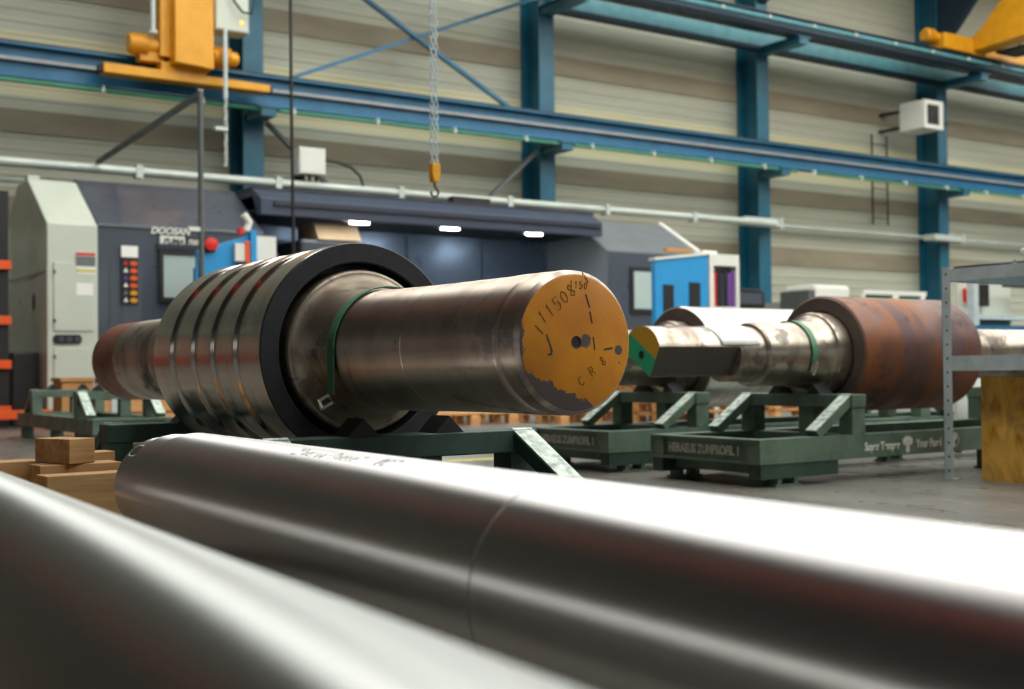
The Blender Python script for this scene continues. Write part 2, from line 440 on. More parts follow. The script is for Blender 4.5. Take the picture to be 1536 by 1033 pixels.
# far long wall: horizontal profiled sheets, bay by bay
wall = struct('wall_far', B(((X0, X1), (Y1+0.04, Y1+0.2), (0, H))), M['wall'])
cols_x = (-4.5, 1.62, 7.72, 13.76, 19.65, 25.93, 32.1, 38.2)
def sheet_mesh(w):
    bm = bmesh.new(); per = 0.2; rows = 5; prof = []
    for i in range(rows):
        z = i*per
        prof += [(0.0, z), (0.0, z+0.13), (-0.011, z+0.145), (-0.011, z+0.185)]
    prof.append((0.0, rows*per))
    a = [bm.verts.new((0, p[0], p[1])) for p in prof]; b = [bm.verts.new((w, p[0], p[1])) for p in prof]
    for k in range(len(prof)-1): bm.faces.new((a[k], b[k], b[k+1], a[k+1]))
    return bm
edges = [X0] + [c+0.17 for c in cols_x] + [X1]
for i in range(len(edges)-1):
    w = edges[i+1]-edges[i]-0.02
    first = None
    for r in range(11):
        if r == 5:
            o = link('wall_sheet', sheet_mesh(w), M['wallcream'], wall, world=False)
        elif first is None:
            first = link('wall_sheet', sheet_mesh(w), M['wall'], wall, world=False); o = first
        else:
            o = first.copy(); C.objects.link(o); o.parent = wall
        o.location = (edges[i]+0.01, Y1, r*1.0)
    for bz, bh in ((6.6, 0.4), (4.42, 0.36), (3.0, 0.42)):  # tan strips laid over the sheets at three heights, darker than the sheets
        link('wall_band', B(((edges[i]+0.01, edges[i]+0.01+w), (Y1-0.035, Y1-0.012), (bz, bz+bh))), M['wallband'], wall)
struct('wall_left', B(((X0-0.2, X0), (Y0, Y1), (0, H))), M['wallg'])
struct('wall_right', B(((X1, X1+0.2), (Y0, Y1), (0, H))), M['wallg'])
wn = struct('wall_near', B(((X0, X1), (Y0-0.2, Y0), (0, H))), M['wallg'])
for k in range(6):
    wx = X0+4+k*11.5
    w = struct('window_%d' % (k+1), B(((wx, wx+8), (Y0+0.003, Y0+0.05), (3.0, 5.6))), M['window_lit'])
    for q in range(5):
        link('window_frame', B(((wx+q*2-0.05, wx+q*2+0.05), (Y0+0.05, Y0+0.1), (3.0, 5.6))), M['ceil'], w)
for k in range(3):
    wy = Y0+4+k*13
    w = struct('window_%d' % (k+7), B(((X0+0.003, X0+0.05), (wy, wy+9), (2.6, 5.4))), M['window_lit'])
    for q in range(5):
        link('window_frame', B(((X0+0.05, X0+0.1), (wy+q*2.2-0.05, wy+q*2.2+0.05), (2.6, 5.4))), M['ceil'], w)
# yellow floor marking
o = struct('trim_1', B(((3.2, 9.5), (7.55, 7.67), (0.0, 0.003))), M['ylw_line'])

# ------------------------------------------------------------------ columns and crane runways
def i_beam(bm, lo, hi, ax, c1, c2, h, w, tf=0.03, tw=0.02, vert=True):
    """I beam along axis ax; c1,c2 centre of the two other axes in order; h high (along z) and w wide"""
    f = [(-w/2, -h/2), (w/2, -h/2), (w/2, -h/2+tf), (tw/2, -h/2+tf), (tw/2, h/2-tf), (w/2, h/2-tf), (w/2, h/2),
         (-w/2, h/2), (-w/2, h/2-tf), (-tw/2, h/2-tf), (-tw/2, -h/2+tf), (-w/2, -h/2+tf)]
    prism(bm, [(c1+a, c2+b) for a, b in f], ax, lo, hi)
names = ['blue steel column left of the frame beyond the lathe', 'blue steel column hidden behind the white lathe cabinet side',
         'leftmost blue column in view, behind the yellow crane truck and dark lathe housing',
         'blue steel column directly right of the hanging hook', 'blue steel column behind the dark screen',
         'blue steel column carrying the white wall heater', 'blue column beyond the right edge of the shelf rack', 'farthest blue column to the right']
columns = []
for i, cx in enumerate(cols_x):
    if i in (0, 1, 6, 7): continue
    t = thing('steel_column', names[i], 'column', (cx, 19.65, 0), group='blue columns along the far wall')
    bm = bmesh.new()
    w, d = 0.36, 0.62; y0, y1 = 19.33, 19.95; tf = 0.035
    poly = [(cx, y0), (cx+w, y0), (cx+w, y0+tf), (cx+w/2+0.012, y0+tf), (cx+w/2+0.012, y1-tf), (cx+w, y1-tf), (cx+w, y1),
            (cx, y1), (cx, y1-tf), (cx+w/2-0.012, y1-tf), (cx+w/2-0.012, y0+tf), (cx, y0+tf)]
    prism(bm, poly, 2, 0, H-0.02)
    link('shaft', bm, M['blue'], t)
    link('base_plate', B(((cx-0.08, cx+w+0.08), (19.25, 19.95), (0, 0.03))), M['blue'], t)
    for bz, by in ((4.98, 18.66), (7.7, 18.1)):
        bm = bmesh.new()
        bx(bm, (cx+0.04, cx+0.3), (by, 19.33), (bz-0.16, bz-0.03))
        bx(bm, (cx-0.02, cx+0.38), (by-0.02, 19.33), (bz-0.03, bz))
        link('bracket', bm, M['blue'], t)
    bm = bmesh.new(); prism(bm, [(19.33, 8.7), (18.9, 8.9), (17.6, 10.3), (17.2, H-0.02), (19.33, H-0.02)], 0, cx+0.06, cx+0.26)
    link('haunch', bm, M['navy'], t)
    columns.append(t)

t = thing('crane_runway', 'lower blue crane runway beam crossing the whole wall', 'crane rail', (0, 18.9, 5.0))
bm = bmesh.new(); i_beam(bm, -12, 42, 0, 18.9, 5.25, 0.5, 0.28); link('beam', bm, M['bluebeam'], t)
link('rail_head', B(((-12, 42), (18.87, 18.93), (5.5, 5.56))), M['iron'], t)
link('cable_strip', B(((-12, 42), (18.80, 18.888), (5.25, 5.30))), M['pink'], t)  # plain grey strip along the middle of the web
bm = bmesh.new(); tube(bm, [(-12, 18.72, 4.93), (20.2, 18.72, 4.93)], 0.035, 8); tube(bm, [(20.8, 18.72, 4.93), (42, 18.72, 4.93)], 0.03, 8)
link('conductor_rail', bm, M['copper'], t, smooth=True)
for k in range(26):
    x = 0.6+k*1.55
    bm = B(((x-0.02, x+0.02), (18.67, 18.7), (4.9, 4.96)), ((x-0.01, x+0.01), (18.67, 18.78), (4.955, 5.0)))
    link('insulator', bm, M['whiteb'], t)

t = thing('crane_runway', 'upper shade-darkened teal crane runway at the top right with pipes along it', 'crane rail', (0, 18.3, 8.0))
bm = bmesh.new(); i_beam(bm, -12, 42, 0, 18.3, 7.91, 0.38, 0.3); link('beam', bm, M['navy'], t)  # navy puts the shade at this height into the beam colour
bm = bmesh.new(); tube(bm, [(-12, 18.08, 7.93), (42, 18.08, 7.93)], 0.055, 10); link('cable_pipe', bm, M['teal'], t, smooth=True)
bm = bmesh.new(); tube(bm, [(-12, 18.05, 7.78), (42, 18.05, 7.78)], 0.035, 8); link('conductor_rail', bm, M['navy'], t, smooth=True)
for k in range(14):
    x = 13.4+k*1.33
    link('insulator', B(((x-0.02, x+0.02), (17.99, 18.03), (7.9, 7.97))), M['whiteb'], t)
bm = bmesh.new(); bx(bm, (14.0, 42), (19.2, 19.33), (7.69, 8.0))
o = solo('tie_beam', bm, M['teal'], 'pale teal tie beam on the column fronts under the upper runway', 'beam', loc=(20, 19.2, 7.6))  # teal brightened to paint in the light on its front
link('lower_flange', B(((14.0, 42), (19.12, 19.33), (7.6, 7.69))), M['navy'], o)  # navy underside: its shade is put into the colour

# cross bracing between the two left columns
def brace(p, q, w, mat, label, grp='cross braces on the far wall'):
    bm = bmesh.new(); bar(bm, p, q, w, w*0.6)
    mid = (Vector(p)+Vector(q))/2
    return solo('brace', bm, mat, label, 'brace', grp, loc=tuple(mid))
brace((8.1, 19.28, 5.45), (13.95, 19.28, 7.95), 0.1, M['bluebeam'], 'blue brace rising right behind the hanging chain, above the lower runway')
brace((8.2, 19.2, 8.1), (13.75, 19.2, 5.2), 0.1, M['bluebeam'], 'blue brace falling right behind the hanging chain, above the lower runway')
brace((8.1, 19.28, 4.85), (13.6, 19.28, 0.1), 0.1, M['bracegrey'], 'dark brace falling right below the runway beside the white junction box')
brace((13.6, 19.2, 4.85), (8.15, 19.2, 0.15), 0.1, M['bracegrey'], 'dark brace falling left below the runway beside the hook')

# wall pipes
bm = bmesh.new(); tube(bm, [(-10, 18.95, 3.78), (19.75, 18.95, 3.78)], 0.075, 12)
t = tag(link('white_pipe', bm, M['pipe'], smooth=True), 'long white pipe running over the lathe to the blue column', 'pipe')
for k in range(12): link('clamp', B(((-8+2.3*k, -7.9+2.3*k), (18.86, 19.04), (3.68, 3.88))), M['pipe'], t)
bm = bmesh.new(); tube(bm, [(-10, 19.15, 3.55), (7.4, 19.15, 3.55)], 0.05, 10)
tag(link('white_pipe', bm, M['pipe'], smooth=True), 'thinner pipe just under the white pipe over the white lathe cabinet', 'pipe')
bm = bmesh.new(); tube(bm, [(19.75, 19.75, 3.87), (42, 19.75, 3.87)], 0.05, 10)
tag(link('white_pipe', bm, M['pipe'], smooth=True), 'thin pale pipe along the wall behind the heater column', 'pipe')
bm = bmesh.new(); tube(bm, [(19.5, 19.2, 3.6), (42, 19.8, 3.6)], 0.03, 8)
bm2 = bmesh.new(); bx(bm2, (18.9, 20.0), (19.0, 19.2), (3.72, 3.9)); bx(bm2, (19.95, 20.05), (18.98, 19.22), (3.7, 3.92))
bm.free()
solo('bracket_rail', bm2, M['pipe'], 'pale clamp bar where the white pipe ends at the column by the dark screen', 'bracket', loc=(19.4, 19.1, 3.72))
solo('bracket_rail', B(((25.3, 26.4), (19.0, 19.33), (3.72, 3.86)), ((26.35, 26.45), (18.98, 19.33), (3.7, 3.9))), M['pipe'],
     'short pale bar across the column under the white wall heater', 'bracket', loc=(25.8, 19.1, 3.72))

# junction box with cable conduit
t = thing('junction_box', 'small white junction box above the white pipe by the hook', 'box', (8.7, 18.9, 3.9))
link('housing', B(((8.48, 8.96), (18.8, 19.05), (3.95, 4.4))), M['whiteb'], t, bevel=0.01)
link('lid', B(((8.5, 8.94), (18.785, 18.8), (3.97, 4.38))), M['whiteb'], t)
bm = bmesh.new()
for x in (8.6, 8.72, 8.84): tube(bm, [(x, 18.92, 3.95), (x, 18.92, 3.86)], 0.03, 8)
link('cable_gland', bm, M['iron'], t)
bm = bmesh.new(); tube(bm, [(8.98, 18.95, 4.25), (9.25, 18.95, 4.22), (9.5, 18.95, 4.16), (9.68, 18.95, 4.02), (9.74, 18.95, 3.84)], 0.025, 8)
link('conduit', bm, M['iron'], t, smooth=True)
bm = bmesh.new(); bx(bm, (8.5, 8.7), (19.05, 19.12), (3.86, 4.3)); link('mounting_plate', bm, M['iron'], t)

# wall heater
t = thing('wall_heater', 'white box fan heater high on the blue column', 'heater', (24.8, 18.9, 6.3))
link('casing', B(((24.42, 25.12), (18.62, 19.3), (6.3, 6.98))), M['whiteb'], t, bevel=0.02)
link('grille_recess', B(((24.52, 24.98), (18.60, 18.622), (6.4, 6.88))), M['iron'], t)
for k in range(7):
    z = 6.43+k*0.068
    link('louvre', B(((24.52, 24.98), (18.58, 18.6), (z, z+0.018))), M['iron'], t)
for f in (((24.42, 24.52), (18.57, 18.62), (6.3, 6.98)), ((24.98, 25.12), (18.57, 18.62), (6.3, 6.98)), ((24.52, 24.98), (18.57, 18.62), (6.3, 6.4)), ((24.52, 24.98), (18.57, 18.62), (6.88, 6.98))):
    link('front_frame', B(f), M['whiteb'], t)
link('wall_arm', B(((24.5, 24.6), (19.3, 19.99), (6.8, 6.86)), ((24.5, 24.6), (19.3, 19.99), (6.4, 6.46))), M['iron'], t)
link('side_arm', B(((25.1, 26.0), (19.1, 19.16), (6.6, 6.66))), M['iron'], t)

# thin ladder under the heater
t = thing('wall_ladder', 'thin wire ladder hanging on the wall below the white heater', 'ladder', (24.3, 19.8, 4.2))
for x in (24.0, 24.55): link('rail', B(((x-0.015, x+0.015), (19.78, 19.81), (4.1, 6.3))), M['iron'], t)
for k in range(6): link('rung', B(((24.0, 24.55), (19.785, 19.805), (4.25+k*0.36, 4.275+k*0.36))), M['iron'], t)

# ------------------------------------------------------------------ yellow crane truck on the lower runway
t = thing('crane_truck', 'yellow crane end truck riding on the lower runway at the left', 'crane', (6.5, 18.6, 5.2))
bm = bmesh.new()
prism(bm, [(5.18, 5.14), (7.81, 5.14), (7.81, 5.26), (5.18, 5.29)], 1, 18.4, 18.7)
link('carriage', bm, M['yellow'], t, bevel=0.012)
bm = bmesh.new(); prism(bm, [(6.19, 5.38), (6.80, 5.34), (6.80, 7.4), (6.19, 7.4)], 1, 18.2, 18.7)
link('upright', bm, M['yellow'], t, bevel=0.012)
link('upright_foot', B(((6.05, 6.75), (18.42, 18.7), (5.26, 5.42))), M['yellow'], t)
link('cover_plate', B(((6.03, 6.19), (18.4, 18.75), (5.5, 7.2))), M['yellow'], t)
def motor(x0, x1, z, y, tt):
    bm = bmesh.new()
    prof = [(0.0, 0), (0.13, 0), (0.15, 0.03), (0.15, (x1-x0)*0.6), (0.11, (x1-x0)*0.65), (0.11, x1-x0-0.03), (0.08, x1-x0), (0, x1-x0)]
    lathe(bm, prof, 20, (False, False))
    bmesh.ops.transform(bm, matrix=Matrix.Translation((x0, y, z)) @ Matrix.Rotation(PI/2, 4, 'Y'), verts=bm.verts)
    o = link('motor', bm, M['yellow'], tt, smooth=True)
    bm = bmesh.new()
    for k in range(5):
        q = x0+0.06+k*0.05
        lathe_r = bmesh.new(); lathe(lathe_r, [(0.15, 0), (0.17, 0), (0.17, 0.015), (0.15, 0.015)], 20, (False, False))
        bmesh.ops.transform(lathe_r, matrix=Matrix.Translation((q, y, z)) @ Matrix.Rotation(PI/2, 4, 'Y'), verts=lathe_r.verts)
        me = bpy.data.meshes.new('tmp'); lathe_r.to_mesh(me); bm.from_mesh(me); lathe_r.free(); bpy.data.meshes.remove(me)
    link('cooling_fins', bm, M['yellow'], o)
motor(5.58, 6.05, 5.66, 18.55, t)
link('motor_bracket', B(((5.75, 6.1), (18.5, 18.72), (5.42, 5.58))), M['yellow'], t)
motor(6.85, 7.28, 5.60, 18.45, t)
link('buffer', B(((5.12, 5.18), (18.45, 18.6), (5.16, 5.27))), M['dark'], t)
link('buffer', B(((7.81, 7.87), (18.45, 18.6), (5.15, 5.25)),), M['dark'], t)
t2 = thing('control_cabinet', 'pale grey electrical cabinet beside the yellow crane upright', 'cabinet', (7.2, 18.5, 6.1))
link('housing', B(((6.86, 7.41), (18.3, 18.68), (6.0, 6.62))), M['white'], t2, bevel=0.01)
link('door', B(((6.88, 7.39), (18.285, 18.3), (6.02, 6.6))), M['white'], t2)
bm = bmesh.new(); lathe(bm, [(0, 0), (0.03, 0), (0.03, 0.02), (0, 0.02)], 14, (False, False))
bmesh.ops.transform(bm, matrix=Matrix.Translation((7.28, 18.285, 6.15)) @ Matrix.Rotation(PI/2, 4, 'X'), verts=bm.verts)
link('indicator', bm, M['bulb'], t2)
bm = bmesh.new(); tube(bm, [(7.08, 18.25, 6.7), (7.13, 18.2, 6.45), (7.25, 18.15, 6.28), (7.42, 18.2, 6.3), (7.52, 18.3, 6.65), (7.5, 18.3, 7.3)], 0.02, 8)
link('hose', bm, M['dark'], t2, smooth=True)
bm = bmesh.new(); tube(bm, [(6.98, 18.2, 6.0), (6.98, 18.2, 4.9)], 0.035, 8)
dp = solo('drop_pipe', bm, M['galv'], 'grey pipe and pull chain dropping past the yellow carriage from the control cabinet', 'pipe', loc=(6.98, 18.2, 4.9), smooth=True)
bm = bmesh.new(); tube(bm, [(5.9, 18.35, 7.3), (5.9, 18.35, 5.83)], 0.035, 8); tube(bm, [(5.9, 18.35, 5.85), (5.9, 18.35, 5.8)], 0.07, 8)
solo('drop_pipe', bm, M['galv'], 'short grey rod above the left motor of the yellow crane truck', 'pipe', loc=(5.9, 18.35, 5.8), smooth=True)
bm = bmesh.new()
for k in range(12): tube(bm, [(6.97+0.02*(k % 2), 18.2, 4.92-k*0.09), (6.99-0.02*(k % 2), 18.2, 4.84-k*0.09)], 0.024, 6)
bx(bm, (6.8, 7.0), (18.15, 18.25), (4.4, 4.46))
link('pull_chain', bm, M['pipe'], dp, label='pale pull chain')

# right crane: curved yellow girder end
t = thing('crane_girder', 'yellow crane girder with haunched end at the top right corner', 'crane', (26, 18.0, 8.1))
bm = bmesh.new()
prism(bm, [(18.25, 8.2), (18.25, 8.5), (17.9, 8.75), (17.3, 9.35), (16.7, 9.6), (-20, 9.6), (-20, 8.3), (16.5, 8.3)], 0, 25.75, 26.3)
link('girder', bm, M['yellow'], t, bevel=0.02)
link('end_box', B(((24.6, 25.7), (18.1, 18.55), (8.12, 8.5))), M['yellow'], t, bevel=0.03)
link('end_carriage', B(((25.7, 28.5), (18.15, 18.5), (8.12, 8.4))), M['yellow'], t, bevel=0.03)
motor(24.1, 24.6, 8.4, 18.3, t)
link('walkway', B(((26.4, 27.2), (2.0, 18.0), (8.2, 8.26)),), M['iron'], t)
for y in (17.8, 16.4, 15.0): link('rail_post', B(((27.1, 27.15), (y, y+0.05), (8.26, 9.2))), M['iron'], t)
link('hand_rail', B(((27.1, 27.15), (2.0, 18.0), (9.2, 9.24))), M['iron'], t)
t = thing('crane_bridge', 'red overhead crane bridge above the left part of the hall', 'crane', (-3, 0, 8.1))
link('girder', B(((-3.6, -3.0), (-20, 18.2), (8.3, 9.5))), M['cranered'], t)
link('end_carriage', B(((-4.6, -2.0), (18.15, 18.5), (8.12, 8.4))), M['cranered'], t)

# chain hoist with hook (two falls of chain)
HX, HY = 4.563, 7.745
t = thing('chain_hoist', 'double chain with yellow hook block hanging before the wall', 'hoist', (HX, HY, 1.9))
def torus_link(bm, c, L, W, r, rot):
    n1, n2 = 10, 5; rings = []
    for i in range(n1):
        a = 2*PI*i/n1
        p = Vector((math.cos(a)*W, 0, math.sin(a)*W + (L if math.sin(a) > 0 else -L)))
        d = Vector((math.cos(a), 0, math.sin(a)))
        rings.append([p + d*math.cos(2*PI*k/n2)*r + Vector((0, 1, 0))*math.sin(2*PI*k/n2)*r for k in range(n2)])
    R = Matrix.Rotation(rot, 3, 'Z')
    vv = [[bm.verts.new(R @ p + c) for p in ring] for ring in rings]
    for i in range(n1):
        A, B2 = vv[i], vv[(i+1) % n1]
        for k in range(n2): bm.faces.new((A[k], A[(k+1) % n2], B2[(k+1) % n2], B2[k]))
for side in (-1, 1):
    bm = bmesh.new(); z = 2.17; k = 0
    while z < 9.5:
        torus_link(bm, Vector((HX+0.018*side, HY, z)), 0.013, 0.013, 0.0045, (PI/4 if k % 2 else -PI/4)); z += 0.043; k += 1
    o = link('chain', bm, M['galv'], t); o['kind'] = 'stuff'
bm = bmesh.new()
prism(bm, [(HX-0.034, 2.165), (HX+0.034, 2.165), (HX+0.034, 2.09), (HX+0.022, 2.03), (HX-0.022, 2.03), (HX-0.034, 2.09)], 1, HY-0.03, HY+0.03)
link('hook_block', bm, M['yellow'], t, bevel=0.006)
bm = bmesh.new()
pts = [(0, 0, 2.04), (0, 0, 2.0), (-0.012, 0, 1.985)]
for k in range(11):
    a = rad(125 + k*25); pts.append((0.0+0.026*math.cos(a), 0, 1.955+0.03*math.sin(a)))
R = Matrix.Rotation(-rad(34), 3, 'Z')
pts = [tuple(R @ Vector((-p[0], p[1], p[2])) + Vector((HX, HY, 0))) for p in pts]
tube(bm, pts, 0.0085, 8); link('hook', bm, M['iron'], t, smooth=True)
link('hoist_body', B(((HX-0.25, HX+0.25), (HY-0.15, HY+0.15), (9.45, 9.8)), ((HX-0.06, HX+0.06), (HY-0.1, HY+0.1), (9.8, 10.2))), M['yellow'], t)
bm = bmesh.new(); i_beam(bm, -5, 40, 0, HY, 10.4, 0.4, 0.2); 
o = solo('crane_bridge', bm, M['yellow'], 'yellow bridge beam under the roof carrying the chain hoist', 'crane', loc=(10, HY, 10.2))
link('hanger', B(((-5.0, -4.9), (HY-0.05, HY+0.05), (10.6, H)), ((20, 20.1), (HY-0.05, HY+0.05), (10.6, H)), ((39, 39.1), (HY-0.05, HY+0.05), (10.6, H))), M['iron'], o)

# pendant cable and grey post with stay
bm = bmesh.new(); tube(bm, [(5.79, 13.0, 1.25), (5.77, 13.0, 4.0), (5.77, 13.0, 10.9)], 0.02, 8)
o = thing('pendant_cable', 'thin dark pendant cable hanging straight down right of the crane truck', 'cable', (5.77, 13.0, 0.9))
link('cable', bm, M['iron'], o, smooth=True)
link('control_pendant', B(((5.71, 5.87), (12.94, 13.06), (0.9, 1.25))), M['yellow'], o)
o = thing('grey_post', 'slim grey post with diagonal stay in front of the lathe housing', 'post', (5.205, 14.4, 0))
bm = bmesh.new(); tube(bm, [(5.205, 14.4, 0), (5.205, 14.4, 4.08)], 0.034, 10); link('pole', bm, M['bracegrey'], o, smooth=True)
bm = bmesh.new(); bar(bm, (5.205, 14.4, 4.04), (5.205, 18.85, 3.86), 0.06, 0.06); link('stay', bm, M['bracegrey'], o)
link('cap', B(((5.175, 5.235), (14.37, 14.43), (4.075, 4.09))), M['galv'], o)
link('foot_plate', B(((5.08, 5.33), (14.28, 14.52), (0, 0.015))), M['iron'], o)
link('lamp_head', B(((5.02, 5.16), (14.3, 14.36), (2.36, 2.41))), M['whiteb'], o)

# ------------------------------------------------------------------ the big lathe
T = thing('enclosed_lathe', 'large grey and white enclosed lathe standing along the far wall', 'machine', (8.0, 17.0, 0))
FY = 16.3
bm = bmesh.new()
prism(bm, [(FY, 0.2), (18.5, 0.2), (18.5, 2.9), (17.95, 3.3), (17.35, 3.3), (FY, 2.6)], 0, 3.86, 4.5)
cab = link('side_cabinet', bm, M['white'], T, bevel=0.015)
link('plinth', B(((3.95, 15.2), (16.5, 18.4), (0, 0.2))), M['darkblue'], T)
link('cabinet_door', B(((3.94, 4.44), (FY-0.018, FY), (1.22, 2.1))), M['white'], cab, bevel=0.006)
link('cabinet_door', B(((3.94, 4.38), (FY-0.018, FY), (0.32, 1.0))), M['white'], cab, bevel=0.006)
for z in (1.32, 1.95, 0.5, 0.86): link('hinge', B(((3.935, 3.96), (FY-0.03, FY-0.018), (z, z+0.05))), M['iron'], cab)
bm = bmesh.new()
prism(bm, [(3.98+0.05*math.cos(a)+(0.26 if math.cos(a) > 0 else 0), 1.11+0.06*math.sin(a)) for a in [2*PI*k/20 for k in range(20)]], 1, FY-0.02, FY-0.002)
link('gauge_panel', bm, M['dark'], cab)
for x in (4.03, 4.13, 4.23): link('gauge', B(((x-0.025, x+0.03), (FY-0.026, FY-0.02), (1.08, 1.14))), M['grey'], cab)
lb = link('warning_label', B(((4.22, 4.46), (FY-0.022, FY-0.0181), (1.95, 2.24))), M['paper'], cab)
link('label_stripe', B(((4.22, 4.46), (FY-0.026, FY-0.0225), (2.2, 2.235))), M['red'], cab)
link('label_stripe', B(((4.22, 4.46), (FY-0.026, FY-0.0225), (2.06, 2.19))), M['greyl'], cab)
link('label_stripe', B(((4.22, 4.46), (FY-0.026, FY-0.0225), (1.985, 2.02))), M['ylw_line'], cab)
link('label_plate', B(((4.22, 4.43), (FY-0.022, FY-0.0181), (1.68, 1.84))), M['paper'], cab)
bm = bmesh.new(); prism(bm, [(17.0+0.06*math.cos(2*PI*k/16), 1.62+0.11*math.sin(2*PI*k/16)) for k in range(16)], 0, 3.85, 3.862)
link('handle_recess', bm, M['dark'], cab)
for k in range(4):
    for q in range(4): link('vent_slot', B(((3.848, 3.862), (17.3+q*0.1, 17.36+q*0.1), (0.45+k*0.15, 0.52+k*0.15))), M['iron'], cab)
link('seam', B(((3.853, 3.862), (FY, 18.5), (1.98, 1.995))), M['greyl'], cab)
bm = bmesh.new(); link('top_hook', B(((3.9, 4.05), (17.5, 17.7), (3.3, 3.38))), M['white'], cab)
# left dark housing
bm = bmesh.new(); prism(bm, [(FY+0.02, 0.2), (18.4, 0.2), (18.4, 3.35), (17.4, 3.35), (FY+0.02, 2.64)], 0, 4.5, 6.8)
hs = link('left_housing', bm, M['grey'], T, bevel=0.012)
bm = bmesh.new(); prism(bm, [(6.8, 2.64), (7.15, 2.2), (7.15, 0.2), (6.8, 0.2)], 1, FY+0.05, 18.2); link('left_jamb', bm, M['darkblue'], T)
link('housing_seam', B(((5.48, 5.5), (FY-0.002, FY+0.02), (0.2, 2.6)), ((4.5, 6.8), (FY-0.0, FY+0.02), (2.6, 2.63))), M['greyl'], hs)
fr = link('inspection_window', B(((5.30, 5.36), (FY-0.03, FY+0.02), (1.62, 2.32)), ((5.84, 5.92), (FY-0.03, FY+0.02), (1.62, 2.32)), ((5.36, 5.84), (FY-0.03, FY+0.02), (2.26, 2.32)), ((5.36, 5.84), (FY-0.03, FY+0.02), (1.62, 1.68))), M['dark'], T)
link('pane', B(((5.36, 5.84), (FY-0.012, FY+0.01), (1.68, 2.26))), M['glass'], fr)
link('frame_gap', B(((5.28, 5.98), (FY-0.02, FY+0.02), (2.33, 2.4))), M['darkblue'], fr)
# lettering and plate
lt = text('DOOSAN', 0.125, M['whiteb'], T, (5.19, FY-0.004, 2.535), (PI/2, 0, 0), extrude=0.006, shear=0.3, offset=0.004, sx=1.0)
pl = link('name_plate', B(((5.32, 5.66), (FY-0.012, FY+0.018), (2.38, 2.51))), M['whiteb'], T)
link('name_plate', B(((5.66, 5.9), (FY-0.010, FY+0.018), (2.38, 2.50))), M['dark'], T)
text('PUMA', 0.105, M['ink'], T, (5.36, FY-0.016, 2.405), (PI/2, 0, 0), extrude=0.002, shear=0.25, sx=1.0, offset=0.003)
text('700', 0.10, M['whiteb'], T, (5.69, FY-0.014, 2.405), (PI/2, 0, 0), extrude=0.002, shear=0.25, offset=0.002)
link('plate_line', B(((5.9, 6.12), (FY-0.006, FY+0.02), (2.48, 2.495)), ((5.9, 6.1), (FY-0.006, FY+0.02), (2.36, 2.47))), M['dark'], T)
# safety sticker column
st = link('sticker_strip', B(((4.80, 5.02), (FY-0.004, FY+0.019), (1.58, 2.34))), M['dark'], T)
link('sticker', B(((4.80, 5.02), (FY-0.012, FY-0.005), (2.2, 2.35))), M['paper'], st)
for k in range(6):
    z = 2.12-k*0.098
    bm = bmesh.new(); prism(bm, [(4.965+0.05*math.cos(2*PI*q/12), z+0.032*math.sin(2*PI*q/12)) for q in range(12)], 1, FY-0.012, FY-0.004)
    link('sticker', bm, M['yellow'] if k > 3 else M['orange'], st)
    bm = bmesh.new(); prism(bm, [(4.86+0.035*math.cos(2*PI*q/3+PI/2), z+0.04*math.sin(2*PI*q/3+PI/2)) for q in range(3)], 1, FY-0.012, FY-0.004)
    link('sticker', bm, (M['red'], M['paper'], M['purple'], M['paper'], M['greyl'], M['paper'])[k], st)
# canopy over the work bay
bm = bmesh.new(); prism(bm, [(FY+0.1, 2.9), (FY+0.1, 3.14), (FY+0.35, 3.28), (18.3, 3.28), (18.3, 3.2), (FY+0.4, 3.2), (FY+0.25, 2.9)], 0, 6.8, 12.95)
cn = link('canopy_beam', bm, M['slate'], T, bevel=0.01)
link('canopy_rail', B(((7.0, 12.9), (FY+0.06, FY+0.1), (3.04, 3.1))), M['darkblue'], T)
link('canopy_roof', B(((6.8, 13.0), (FY+0.4, 18.35), (3.28, 3.34))), M['darkblue'], T)
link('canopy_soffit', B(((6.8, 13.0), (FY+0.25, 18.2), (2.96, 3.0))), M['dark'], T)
link('back_panel', B(((6.8, 13.0), (18.1, 18.2), (0.2, 3.2))), M['inner'], T)
for x in (8.6, 10.1, 11.6): link('panel_rib', B(((x, x+0.05), (18.06, 18.1), (0.3, 2.9))), M['inner'], T)
link('bed', B(((6.8, 13.0), (16.7, 18.1), (0.2, 1.0))), M['grey'], T)
for x in (8.52, 10.13, 11.76):
    l = link('work_lamp', B(((x-0.2, x+0.2), (FY+0.32, FY+0.52), (2.925, 2.96))), M['greyl'], T)
    bm = bmesh.new(); prism(bm, [(x+0.16*math.cos(2*PI*q/20), FY+0.42+0.08*math.sin(2*PI*q/20)) for q in range(20)], 2, 2.90, 2.925)
    link('lamp_lens', bm, M['led'], l)
# turret block with beige cover and chuck
tb = link('tool_head', B(((7.45, 8.42), (16.47, 17.6), (1.0, 2.6))), M['grey'], T, bevel=0.05)
bm = bmesh.new(); prism(bm, [(16.45, 2.6), (16.62, 2.86), (17.2, 2.86), (17.2, 2.6)], 0, 7.72, 8.42)
link('head_cover', bm, M['beige'], tb)
bm = bmesh.new(); lathe(bm, [(0, 0), (0.42, 0), (0.45, 0.05), (0.45, 0.3), (0.3, 0.34), (0.3, 0.5), (0, 0.5)], 32, (False, False))
bmesh.ops.transform(bm, matrix=Matrix.Translation((7.1, 17.5, 1.6)) @ Matrix.Rotation(PI/2, 4, 'Y'), verts=bm.verts)
link('chuck', bm, M['galv'], T, smooth=True)
link('rail_fitting', B(((10.2, 10.9), (FY+0.42, FY+0.6), (3.34, 3.44))), M['iron'], T, label='dark cable fitting on the canopy')
